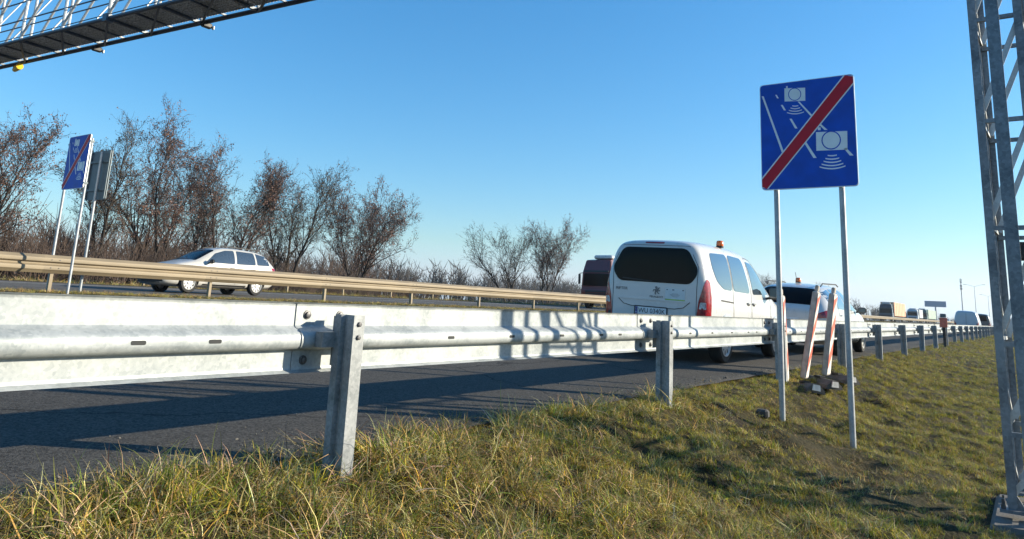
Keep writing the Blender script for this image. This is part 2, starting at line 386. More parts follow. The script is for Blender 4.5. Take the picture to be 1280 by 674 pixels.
# ---------------------------------------------------------------- near guardrail
def near_rail():
    t = thing('guardrail', 'bright galvanised guardrail with flat ribbed beam on steel posts beside the grass', 'guardrail', (-2.86, 2.70, 0))
    # beam profile: (x towards the verge, z)
    out = [(.030, .405), (.004, .418), (.000, .430), (.000, .434), (.000, .508), (.000, .512), (.010, .518), (.050, .524), (.061, .536), (.0645, .549), (.0655, .556), (.065, .576), (.0635, .585), (.056, .602), (.036, .616), (.008, .627), (.000, .636), (.000, .640), (.000, .731), (.000, .735), (.004, .745), (.020, .752)]
    th = .004; inn = [(x-th, z+(.003 if z < .5 else -.003 if z > .7 else 0)) for x, z in out][::-1]
    def beam_mb(L0, L1):
        b = MB(); ring = out+inn; n = len(ring); ys = [L0+(L1-L0)*k/6 for k in range(7)]
        vs = [Vector((x+.006*(1-k/6), y, z+.0012*noise.noise((y, 1, z*3)))) for k, y in enumerate(ys) for x, z in ring]
        fs = [(k*n+i, k*n+(i+1) % n, k*n+n+(i+1) % n, k*n+n+i) for k in range(6) for i in range(n)]
        fs += [(o+i, o+i+1, o+n-2-i, o+n-1-i) for o in (0, 6*n) for i in range(n//2-1)]
        return b.add(vs, fs)
    bm_ = beam_mb(-.22, 3.95).mesh('beam', M['rail'], 40)
    boltm = MB().lathe([(.003, .024), (.0075, .023), (.0085, .016), (.018, .015), (.020, .008)], 12, 'x').mesh('bolt', M['bolt'], 40)
    sp_ = rounded([(-.032, -.009), (.032, -.009), (.032, .009), (-.032, .009)], .009, 3); n = len(sp_)
    slotm = MB().add([(x, p, q) for x in (-.008, 0) for p, q in sp_], [tuple(range(n-1, -1, -1)), tuple(range(n, 2*n))]+[(i, (i+1) % n, n+(i+1) % n, n+i) for i in range(n)]).mesh('slot', M['slot'])
    # sigma post: outline in plan (x, y), extruded in z
    pl = [(0.055, 0), (.055, .075), (.049, .075), (.049, .007), (.014, .007), (.003, .031), (-.034, .031), (-.045, .007), (-.079, .007), (-.079, .075), (-.085, .075), (-.085, 0),
          (-.041, 0), (-.031, .024), (.0, .024), (.011, 0)]
    n = len(pl); post = MB()
    zt, zb = .70, -.75
    post.add([(x, y, z) for z in (zb, zt) for x, y in pl], [(i, (i+1) % n, n+(i+1) % n, n+i) for i in range(n)]+[tuple(range(n-1, -1, -1)), tuple(range(n, 2*n))])
    postm = post.mesh('post', M['post'])
    sp = MB(); sp.prof([(-.06, .46), (-.13, .44), (-.13, .69), (-.06, .68)], .03, .085); sp.prof([(-.13, .535), (-.13, .61), (-.075, .61), (-.075, .535)], -.08, .2)
    spm = sp.mesh('spacer', M['post'])
    pbm = MB().lathe([(-.002, .014), (.009, .012), (.011, .006)], 6, 'x').mesh('bolt', M['bolt'])
    for k in range(-2, 42):
        y = 4.0*k
        if k < 41:
            bo = link('beam', bm_, t, (-.205, y, 0))
            if k < 9:
                for bz in (.69, .465):
                    for by in (-.15, .07): link('bolt', boltm, bo, (.003, by, bz))
                for by in (.95, 1.62, 2.3, 2.95, 3.3): link('slot', slotm, bo, (.0662+.006*(1-(by+.22)/4.17), by, .568))
        po = link('post', postm, t, (0, y-.06, 0)); po.rotation_euler = (random.uniform(-.012, .012), random.uniform(-.012, .012), random.uniform(-.05, .05)) if k else (0, 0, 0)
        link('spacer', spm, t, (0, y-.06, 0))
        if k < 4:
            for bz in (.655, .59): link('bolt', pbm, po, (.055, .036, bz))
near_rail()

def old_rail(label, x, z0, y0, n, side):
    """double wave beam on posts, weathered; side +1: waves bulge towards +x"""
    t = thing('guardrail', label, 'guardrail', (x, y0, z0))
    pf = [(.0, .42), (.01, .43), (.03, .46), (.075, .50), (.08, .55), (.075, .58), (.02, .602), (.002, .622), (.002, .648), (.045, .662), (.075, .68), (.08, .72), (.075, .76), (.03, .80), (.01, .825), (.0, .83)]
    ring = [(side*a, c) for a, c in pf]+[(side*(a-.005), c) for a, c in pf[::-1]]
    b = MB(); n_ = len(ring); b.add([(x_, y_, z_) for y_ in (0, 4.0) for x_, z_ in ring], [(i, (i+1) % n_, n_+(i+1) % n_, n_+i) for i in range(n_)]+[(o_+i, o_+i+1, o_+n_-2-i, o_+n_-1-i) for o_ in (0, n_) for i in range(n_//2-1)]); bmesh_ = b.mesh('beam', M['oldrail'], 35)
    p = MB(); p.prof([(-side*.02, -.35), (-side*.12, -.35), (-side*.12, .80), (-side*.02, .80)], 0, .07); pm = p.mesh('post', M['oldrail'])
    qm = MB().lathe([(.0, .012), (.012, .012)], 6, 'x').mesh('bolt', M['bolt'])
    for k in range(n):
        bo = link('beam', bmesh_, t, (0, 4*k, 0))
        if k < 7 and side > 0:
            for bz in (.54, .72):
                for by in (.15, .32): link('bolt', qm, bo, (side*.078, by, bz))
        link('post', pm, t, (0, 4*k+.2, 0))
old_rail('weathered tan double-wave guardrail on the median strip in front of the passing estate car', -18.1, .545, -4.5, 70, 1)
old_rail('low pale guardrail on far side of the far road under the bare trees', -33.0, .74, -6.2, 72, 1)

# ---------------------------------------------------------------- signs
def zp(x, y):
    """pixel of the enlarged sign in the photograph -> sign face coordinates (metres, centre origin)"""
    yt = 100+(x-80)*(55-100)/468; yb = 622+(x-82)*(618-622)/483
    v = (y-yt)/(yb-yt); xl = 80+2*v; xr = 548+17*v; u = (x-xl)/(xr-xl)
    return ((u-.5)*1.02, (.5-v)*1.25)
def seg(x0, y0, x1, y1, w0, w1):
    return [zp(x0-w0/2, y0), zp(x0+w0/2, y0), zp(x1+w1/2, y1), zp(x1-w1/2, y1)]
def arc(cx, cy, hw, th, sag):
    up = []; dn = []
    for k in range(13):
        t = -1+k/6; up.append(zp(cx+hw*t, cy-sag*t*t)); dn.append(zp(cx+hw*t, cy-sag*t*t+th*(1-.1*abs(t))))
    return up+dn[::-1]
def section_sign(label, loc, z_bottom, gnd, posts, tilt=0., rz=0., group='blue end of speed control signs'):
    t = thing('road_sign', label, 'road sign', loc, rz, group)
    zc = z_bottom+.625
    F = Matrix.Translation((0, -.032, zc)) @ Matrix.Rotation(R(90), 4, 'X')      # face looks to -y
    W, H = 1.02, 1.25
    flat(rounded([(-W/2, -H/2), (W/2, -H/2), (W/2, H/2), (-W/2, H/2)], .045, 5), F @ Matrix.Translation((0, 0, -.022)), .022).build('sign_panel', M['alu'], t)
    w = .008
    flat(rounded([(-W/2+w, -H/2+w), (W/2-w, -H/2+w), (W/2-w, H/2-w), (-W/2+w, H/2-w)], .04, 5), F, .0015).build('blue_face', M['signblue'], t)
    F2 = F @ Matrix.Translation((0, 0, .0015))
    def put(name, polys, m, off=0., th=.0012):
        each(name, m, t, polys, F2 @ Matrix.Translation((0, 0, off)), th)
    put('road_line', [seg(96, 155, 197, 440, 10, 12)], M['signwhite'])
    put('road_line', [seg(281, 188, 345, 262, 9, 13), seg(376, 298, 414, 336, 13, 15), seg(505, 432, 534, 468, 14, 18)], M['signwhite'])
    put('lane_dash', [seg(166, 150, 176, 168, 8, 9), seg(195, 202, 211, 230, 10, 11), seg(239, 273, 267, 323, 11, 13), seg(308, 390, 358, 473, 13, 16)], M['signwhite'])
    for (x0, y0, x1, y1, bx, by, bw, cx, cy, r) in ((210, 118, 315, 185, 219, 107, 8, 262, 150, 33), (365, 345, 515, 438, 374, 322, 14, 438, 388, 47)):
        put('camera_symbol', [[zp(x0, y1), zp(x1, y1), zp(x1, y0), zp(x0, y0)], [zp(bx, by+14), zp(bx+bw, by+14), zp(bx+bw, by), zp(bx, by)]], M['signwhite'])
        n = 32; b = MB(); T = F2 @ Matrix.Translation((0, 0, .0021))
        b.add([T @ Vector((*zp(cx+rr*math.cos(k*2*math.pi/n), cy+rr*math.sin(k*2*math.pi/n)), 0)) for rr in (r, r*.88) for k in range(n)], [(k, (k+1) % n, n+(k+1) % n, n+k) for k in range(n)]); b.build('lens_ring', M['signblue'], t)
    put('wave_arc', [arc(264, y, hw, 5, sag) for y, hw, sag in ((208, 15, 2), (221, 24, 4), (234, 33, 6), (247, 43, 8))], M['signwhite'])
    put('wave_arc', [arc(442, y, hw, 6.5, sag) for y, hw, sag in ((462, 22, 2), (479, 33, 4), (495, 42, 7), (511, 52, 9), (526, 62, 11))], M['signwhite'])
    ins = lambda p: (max(-W/2+w, min(W/2-w, p[0])), max(-H/2+w, min(H/2-w, p[1])))
    put('diagonal_bar', [[ins(zp(83, 560)), ins(zp(83, 610)), ins(zp(118, 616)), ins(zp(546, 112)), ins(zp(546, 66)), ins(zp(500, 62))]], M['signwhite'], .0022, .0008)
    put('diagonal_bar', [[ins(zp(83, 570)), ins(zp(83, 605)), ins(zp(110, 616)), ins(zp(546, 102)), ins(zp(546, 70)), ins(zp(508, 62))]], M['signred'], .0032, .0008)
    for px, gzz in posts:
        MB().tube([(px, .025, gzz-.25), (px, .025, z_bottom+1.15)], .030, 14).build('post', M['signpost'], t, 40)
        for zz in (z_bottom+.12, z_bottom+1.08): MB().box(px-.045, px+.045, -.031, .06, zz-.02, zz+.02).build('clamp', M['signback'], t)
    for zz in (z_bottom+.12, z_bottom+1.08): MB().box(-.44, .44, -.0316, -.012, zz-.015, zz+.015).build('brace', M['alu'], t)
    return t
section_sign('large blue end of speed camera zone sign on two tubes right of the white van', (-1.91, 8.4, 0), 2.19, 0, ((-.36, -.36), (.33, -.50)))
section_sign('blue end of speed camera zone sign on the median by the tan guardrail', (-17.70, 7.7, 0), 2.87, 0, ((-.50, .5), (.48, .5)))
def back_sign():
    t = thing('road_sign', 'grey unpainted back of a sign on one post behind the median guardrail', 'road sign', (-18.5, 8.6, 0), R(2))
    W, H = .92, 1.22; F = Matrix.Translation((0, 0, 3.39)) @ Matrix.Rotation(R(90), 4, 'X')
    flat(rounded([(-W/2, -H/2), (W/2, -H/2), (W/2, H/2), (-W/2, H/2)], .04, 4), F, .02).build('sign_panel', M['signback'], t)
    for z in (3.02, 3.72): MB().box(-.42, .42, -.055, -.022, z-.025, z+.025).build('brace', M['signback'], t)
    for x in (-.44, .42): MB().box(x, x+.02, -.05, -.021, 2.8, 3.98).build('edge_fold', M['signback'], t)
    MB().tube([(.12, -.09, .3), (.12, -.09, 3.95)], .032, 12).build('post', M['signpost'], t, 40)
back_sign()

# ---------------------------------------------------------------- gantry with lattice tower
def gantry():
    t = thing('gantry', 'lattice steel gantry whose tower stands in the grass and whose truss spans the road', 'gantry', (0, 0, 0))
    def tower(ox, oy, base):
        zt = 7.4; L = {'a': (-.255, 7.10), 'b': (-.215, 7.97), 'c': (.13, 7.10), 'd': (.17, 7.97)}
        L = {k: (x+ox, y+oy) for k, (x, y) in L.items()}
        def leg(k, w, h): MB().angle((*L[k], base), (*L[k], zt), (1 if k in 'ab' else -1, 0, 0), (0, 1 if k in 'ac' else -1, 0), .012, w).build('leg', M['tower'], t)
        for k in 'abcd': leg(k, .062, .062)
        # outer riser column in front of the lattice
        bx, by = -.075+ox, 6.72+oy
        MB().box(bx-.045, bx+.045, by-.045, by+.045, base, zt).build('leg', M['tower'], t)
        MB().prof([(bx-.055, base+.02), (bx-.055, base+.04), (bx+.055, base+.04), (bx+.055, base+.02)], by-.09, by+.09).build('base_plate', M['tower'], t)
        zs = [-.02, .66, 1.58, 2.48, 3.38, 4.28, 5.18, 6.08, 6.98]
        for z in zs:
            for p, q, dy in (('a', 'c', .02), ('b', 'd', -.02)):
                MB().bar((L[p][0]+.02, L[p][1]+dy, z), (L[q][0]-.02, L[q][1]+dy, z), .03, .035).build('rung', M['tower'], t)
            MB().bar((L['a'][0]+.02, L['a'][1]+.05, z+.04), (L['b'][0]+.02, L['b'][1]-.05, z+.04), .02, .03).build('rung', M['tower'], t)
            MB().bar((L['c'][0]-.02, L['c'][1]+.05, z+.04), (L['d'][0]-.02, L['d'][1]-.05, z+.04), .02, .03).build('rung', M['tower'], t)
            MB().bar((bx, by+.04, z-.06), (L['a'][0]+.17, L['a'][1]+.02, z-.06), .02, .02).build('rung', M['tower'], t)
        zz = [base+.06]+zs
        for z0, z1 in zip(zz, zz[1:]):
            if z1-z0 < .3: continue
            for p, q, dy in (('a', 'c', .045), ('b', 'd', -.045)):
                MB().bar((L[p][0]+.03, L[p][1]+dy, z0+.05), (L[q][0]-.03, L[q][1]+dy, z1-.03), .045, .010, (0, 1, 0)).build('diagonal', M['truss'], t)
            for p, q, dx in (('b', 'a', .02), ('d', 'c', -.02)):
                MB().bar((L[p][0]+dx, L[p][1]-.05, z0+.06), (L[q][0]+dx, L[q][1]+.05, z1-.03), .04, .010, (1, 0, 0)).build('diagonal', M['truss'], t)
        for k in 'abcd':
            x, y = L[k]; sx = .045 if k in 'ab' else -.045; sy = .045 if k in 'ac' else -.045
            MB().box(x+sx-.10, x+sx+.10, y+sy-.10, y+sy+.10, base-.005, base+.018).build('base_plate', M['tower'], t)
            b = MB()
            for i in (-.075, .075):
                for j in (-.075, .075): b.lathe([(base+.018, .016), (base+.05, .016), (base+.052, .010), (base+.09, .010)], 6, 'z', (x+sx+i, y+sy+j, 0))
            stuff(b.build('anchor_bolt', M['bolt'], t))
            g = MB(); g.add([(x+sx*.3, y+sy*.3, base+.018), (x+sx*2.6, y+sy*.3, base+.018), (x+sx*.3, y+sy*.3, base+.20), (x+sx*.3, y+sy*.3+.012, base+.018), (x+sx*2.6, y+sy*.3+.012, base+.018), (x+sx*.3, y+sy*.3+.012, base+.20)],
                  [(0, 1, 2), (3, 5, 4), (0, 3, 4, 1), (1, 4, 5, 2), (2, 5, 3, 0)]); g.build('gusset', M['tower'], t)
        MB().cbox(((L['a'][0]+L['c'][0])/2, (L['a'][1]+L['b'][1])/2-.1, base-.345), .62, 1.3, .58, .03).build('foundation', M['concrete'], t)
        return L
    tower(0, 0, -.58)
    MB().cbox((.06, 7.0, 1.38), .22, .12, .14, .01).build('junction_box', M['black'], t)
    # truss: t along the beam from the tower, rotated a little off the road's normal
    U = Vector((-.9955, -.095, 0)); V = Vector((.095, -.9955, 0)); O = Vector((.0, 7.50, 5.45)); dep = .84; Lb = 37.
    def P(s, v, z): return O+U*s+V*v+Vector((0, 0, z))     # v + = towards the camera side
    f, r = dep/2, -dep/2; top = 1.75
    for v, z, w, mt in ((f, 0, .085, 'steelshade'), (r, 0, .10, 'steelshade'), (f, top, .085, 'steelshade'), (r, top, .085, 'steelshade')):
        MB().tube([P(-.6, v, z), P(Lb, v, z)], w/2-.008, 10).build('chord', M[mt], t, 40)
    for v in (f-.03, r+.03):
        for z in (.10, .46, .86): MB().tube([P(-.4, v, z), P(Lb, v, z)], .016 if z > .2 else .010, 6).build('handrail', M['steelshade'], t, 40)
    pitch = 1.45; n = int(Lb/pitch)
    vert = MB().tube([(0, 0, 0), (0, 0, top)], .030, 8).mesh('vertical', M['truss'], 40)
    for k in range(n):
        s = .2+k*pitch
        for v in (f, r):
            link('vertical', vert, t, P(s, v, 0))
            MB().tube([P(s+.04, v, .03), P(s-pitch*.92 if True else 0, v, top-.03)], .027, 8).build('diagonal', M['truss'], t, 40)
        MB().tube([P(s+.35, f, .05), P(s+.35-.25, r, top)], .016, 6).build('cross_brace', M['truss'], t, 40)
        MB().bar(P(s, f, -.005), P(s, r, -.005), .05, .05).build('floor_beam', M['steelshade'], t)
        MB().bar(P(s, f, -.03), P(s+pitch, r, -.03), .035, .035).build('floor_brace', M['steelshade'], t)
        MB().bar(P(s+pitch*.5, f, .0), P(s+pitch*.5, r, .0), .03, .03).build('floor_beam', M['steelshade'], t)
        MB().box(-.06, .06, -.07, .07, -.07, .07, Matrix.Translation(P(s, f, 0)) @ Matrix.Rotation(R(5.5), 4, 'Z')).build('joint_plate', M['steelshade'], t) if k % 3 == 0 else None
    # grating walkway: thin cross bars, one panel per bay
    g = MB(); step = pitch/20
    g.box(-pitch+.01, 0, -f+.07, f-.07, .012, .02)
    for j in range(20): g.bar((0-j*step, -f+.07, 0), (0-j*step, f-.07, 0), .012, .025)
    for j in range(9): g.bar((0, -f+.08+j*(dep-.16)/8, .004), (-pitch+.01, -f+.08+j*(dep-.16)/8, .004), .014, .02)
    gm = g.mesh('grating', M['grating'])
    for k in range(n): o = stuff(link('grating', gm, t, P(.2+k*pitch, 0, .055))); o.rotation_euler = (0, 0, math.atan2(.095, .9955))
    for s in (11.65, 14.95):
        MB().cbox((0, 0, 0), .10, .18, .09, .015).build('sensor', M['black'], t, loc=P(s, r-.0, -.07))
        MB().cbox((0, 0, 0), .06, .03, .07, .01).build('sensor_hood', M['signwhite'], t, loc=P(s-.07, r-.09, -.10))
    o = MB(); o.tube([(0, 0, 0), (.42, -.06, .0)], [.05, .07], 10); o.box(-.03, .03, -.03, .03, 0, .16); o.build('sensor', M['yellow'], t, 40, loc=P(18.05, r-.02, -.12))
    tower(-37.6, -3.55, .2)
gantry()

# ---------------------------------------------------------------- guide boards leaning at the rail, their rubber feet
def guide_board(label, loc, lean):
    t = thing('guide_board', label, 'guide board', loc, 0, 'red and white guide boards')
    t.rotation_euler = lean
    Hh, D, Wd = 1.24, .08, .21
    MB().cbox((0, 0, Hh/2), D, Wd, Hh, .015).build('panel', M['boardgrey'], t)
    MB().cbox((0, 0, Hh+.045), .05, .10, .09, .01).build('lamp_lug', M['boardgrey'], t)
    for sx in (-1, 1):
        x = sx*(D/2+.0015)
        b = MB(); w = Wd/2-.012
        def pl(mb, a, b_): mb.add([(x, -w, a[0]), (x, w, a[1]), (x, w, b_[1]), (x, -w, b_[0])], [(0, 1, 2, 3)])
        pl(b, (.03, .03), (Hh-.03, Hh-.03)); b.build('stripe', M['boardwhite'], t)
        x = sx*(D/2+.003); 
        for z0 in (.10, .52, .94):
            r_ = MB(); pl(r_, (z0, min(z0+.22, Hh-.04)), (min(z0+.20, Hh-.04), min(z0+.42, Hh-.04))); r_.build('stripe', M['boardred'], t)
    return t
guide_board('tilted red and white guide board leaning left of its taller twin', (-2.72, 11.25, -.06), (R(-2), R(9.5), R(3)))
guide_board('tilted red and white guide board nearest the right sign tube', (-2.64, 12.25, -.06), (R(-1), R(7.0), R(-2)))
guide_board('red and white guide board half hidden behind the left sign tube', (-2.88, 10.87, -.16), (R(2), R(-1.0), R(6)))
def ballast_block(label, loc, rz, tilt):
    t = thing('ballast_block', label, 'ballast block', loc, rz, 'rubber ballast blocks of guide boards')
    t.rotation_euler = (tilt[0], tilt[1], rz)
    b = MB(); L, W, H = .66, .27, .12
    prof = [(-W/2, 0), (W/2, 0), (W/2-.02, .05), (W/2-.11, H), (-W/2+.11, H), (-W/2+.02, .05)]
    b.prof(prof, -L/2, L/2); b.build('body', M['rubberbase'], t)
    for s in (-1, 1):
        q = MB(); q.prof([(-.055, .03), (.055, .03), (.045, .105), (-.045, .105)], s*(L/2+.002), s*(L/2+.02)); q.build('end_plate', M['boardwhite'], t)
    q = MB(); q.box(-.05, .05, -.07, .07, H-.005, H+.025); q.build('socket', M['rubber'], t)
ballast_block('dusty black rubber ballast block lying nearest the left sign tube', (-2.60, 10.75, -.20), R(38), (R(-4), R(8)))
ballast_block('black rubber ballast block with pale end under the left leaning board', (-2.58, 11.55, -.17), R(48), (R(2), R(4)))
ballast_block('black rubber ballast block with pale end nearest the third guardrail post', (-2.52, 12.45, -.17), R(50), (R(-2), R(4)))
b = MB(); b.cbox((0, 0, .04), .13, .10, .09, .02)
tag(b.build('rubber_block', M['rubberbase'], loc=(-2.40, 8.15, gz(-2.4, 8.15)-.0)), 'small dark block lying in the grass left of the sign tubes', 'block')
def marker():
    t = thing('marker_post', 'small red marker board with grey cap on dark post at the rail', 'marker post', (-2.78, 33., -.1))
    MB().box(-.05, .05, -.04, .04, -.3, .85).build('post', M['black'], t)
    MB().cbox((0, -.06, .92), .26, .03, .36, .01).build('board', M['boardred'], t)
    MB().cbox((0, -.03, 1.18), .20, .10, .14, .02).build('cap', M['signback'], t)
marker()

# ---------------------------------------------------------------- vehicles
def half_ring(zb, wm, wb, zt_b, wt, zt):
    return [(0, zb), (wm*.72, zb), (wm*.94, zb+.04), (wm, zb+.18), (wm*1.004, zb+(zt_b-zb)*.62), (wb, zt_b), (wb+(wt-wb)*.46, zt_b+(zt-zt_b)*.55), (wt, zt-(zt-zt_b)*.085-.012), (wt*.80, zt-.004), (wt*.4, zt+.014), (0, zt+.018)]
def loft(stations):
    b = MB(); rings = []
    for y, *a in stations:
        h = half_ring(*a); ring = h+[(-x, z) for x, z in h[-2:0:-1]]
        rings.append([(x, y, z) for x, z in ring])
    n = len(rings[0]); vs = [p for r in rings for p in r]
    fs = [(i*n+k, i*n+(k+1) % n, i*n+n+(k+1) % n, i*n+n+k) for i in range(len(rings)-1) for k in range(n)]
    fs += [tuple(range(n-1, -1, -1)), tuple(range(len(rings)*n-n, len(rings)*n))]
    return b.add(vs, fs)
def body_mesh(name, stations, m, wheels, rad, hw, sub=2):
    o = loft(stations).build('tmp', m)
    s = o.modifiers.new('s', 'SUBSURF'); s.levels = s.render_levels = sub
    c = MB()
    for y in wheels:
        for sd in (-1, 1): c.lathe([(sd*(hw-.26), rad+.055), (sd*(hw+.15), rad+.055)], 28, 'x', (0, y, rad))
    cu = c.build('tmpc', M['black'])
    q = o.modifiers.new('b', 'BOOLEAN'); q.operation = 'DIFFERENCE'; q.object = cu; q.solver = 'EXACT'; q.material_mode = 'TRANSFER'
    C.view_layer.update()
    me = bpy.data.meshes.new_from_object(o.evaluated_get(C.evaluated_depsgraph_get())); me.name = name
    bpy.data.objects.remove(o); bpy.data.objects.remove(cu)
    for p in me.polygons: p.use_smooth = True
    me.set_sharp_from_angle(angle=R(38))
    bm = bmesh.new(); bm.from_mesh(me); bvh = BVHTree.FromBMesh(bm); bm.free()
    return me, bvh
class Frame:
    """a casting direction D with in-plane axes U, V: lays plates onto a body surface"""
    def __init__(s, bvh, U, V, D): s.bvh = bvh; s.U = Vector(U); s.V = Vector(V); s.D = Vector(D).normalized()
    def hit(s, u, v):
        p = s.U*u+s.V*v-s.D*6; h, nrm, _, _ = s.bvh.ray_cast(p, s.D)
        if h is None: return None, None
        return h, nrm
    def patch(s, poly, off=.004, th=.006, res=.08):
        xs = [p[0] for p in poly]; ys = [p[1] for p in poly]; n = len(poly)
        def inside(x, y):
            c = False
            for i in range(n):
                (a, b), (d, e) = poly[i-1], poly[i]
                if (b > y) != (e > y) and x < (d-a)*(y-b)/(e-b+1e-12)+a: c = not c
            return c
        # subdivide the outline so that it follows the curvature
        ol = []
        for i in range(n):
            a = Vector(poly[i]); d = Vector(poly[(i+1) % n]); k = max(1, int((d-a).length/res))
            for j in range(k): ol.append(a+(d-a)*j/k)
        pts = list(ol); m = len(ol)
        u = min(xs)+res*.5
        while u < max(xs):
            v = min(ys)+res*.5
            while v < max(ys):
                if inside(u, v) and min((Vector((u, v))-q).length for q in ol) > res*.35: pts.append(Vector((u, v)))
                v += res
            u += res
        co, _, fa, *_ = delaunay_2d_cdt(pts, [(i, (i+1) % m) for i in range(m)], [], 1, 1e-5)
        top = []
        dep = None
        for c in co:
            h, nr = s.hit(c.x, c.y)
            if h is None:
                q = s.U*c.x+s.V*c.y; h = q+s.D*((dep if dep is not None else 0)); nr = -s.D
            else: dep = h.dot(s.D)
            top.append(h-s.D*off+nr*.0015)
        b = MB(); k = len(top)
        b.add(top+[t+s.D*th for t in top], [tuple(f) for f in fa])
        ec = {}
        for f in fa:
            for i in range(len(f)):
                e = (f[i], f[(i+1) % len(f)]); ec[e] = 1
        b.add([], [])
        for e in ec:
            if (e[1], e[0]) not in ec: b.f.append((e[0], e[1], e[1]+k, e[0]+k))
        return b
    def strip(s, pts, w, off=.003):
        out = MB()
        for a, d in zip(pts, pts[1:]):
            a, d = Vector(a), Vector(d); t = (d-a).normalized(); nn = Vector((-t.y, t.x))*w/2
            q = s.patch([tuple(a-nn), tuple(d-nn), tuple(d+nn), tuple(a+nn)], off, .004, .12); out.add(q.v, q.f)
        return out
_wc = {}
def wheel(parent, x, y, r, w, sd):
    key = (r, w)
    if key not in _wc:
        t = MB(); t.lathe([(-w/2, r*.68), (-w/2, r*.92), (-w/2+.02, r*.985), (-w/4, r), (w/4, r), (w/2-.02, r*.985), (w/2, r*.92), (w/2, r*.68)], 36, cap=False)
        rm = MB(); rm.lathe([(w/2-.05, r*.67), (w/2+.002, r*.69), (w/2+.006, r*.64), (w/2-.025, r*.60), (w/2-.02, r*.2), (w/2+.008, r*.16), (w/2+.012, .03)], 28)
        n = 10; ho = MB()
        for k in range(n):
            a = 2*math.pi*k/n; rr = r*.50
            pts = [(rr-.035*r/.31, -.011), (rr+.035*r/.31, -.020), (rr+.035*r/.31, .020), (rr-.035*r/.31, .011)]
            ho.add([(w/2-.0165, p*math.cos(a)-q*math.sin(a), p*math.sin(a)+q*math.cos(a)) for p, q in pts], [(0, 1, 2, 3)])
        _wc[key] = (t.mesh('wheel', M['rubber'], 40), rm.mesh('rim', M['alloy'], 35), ho.mesh('rim_slot', M['black']))
    a, b_, c = _wc[key]
    o = link('wheel', a, parent, (x, y, r)); o.rotation_euler = (random.uniform(0, 6), 0, 0) if sd > 0 else (random.uniform(0, 6), 0, math.pi)
    link('rim', b_, o); stuff(link('rim_slot', c, o))
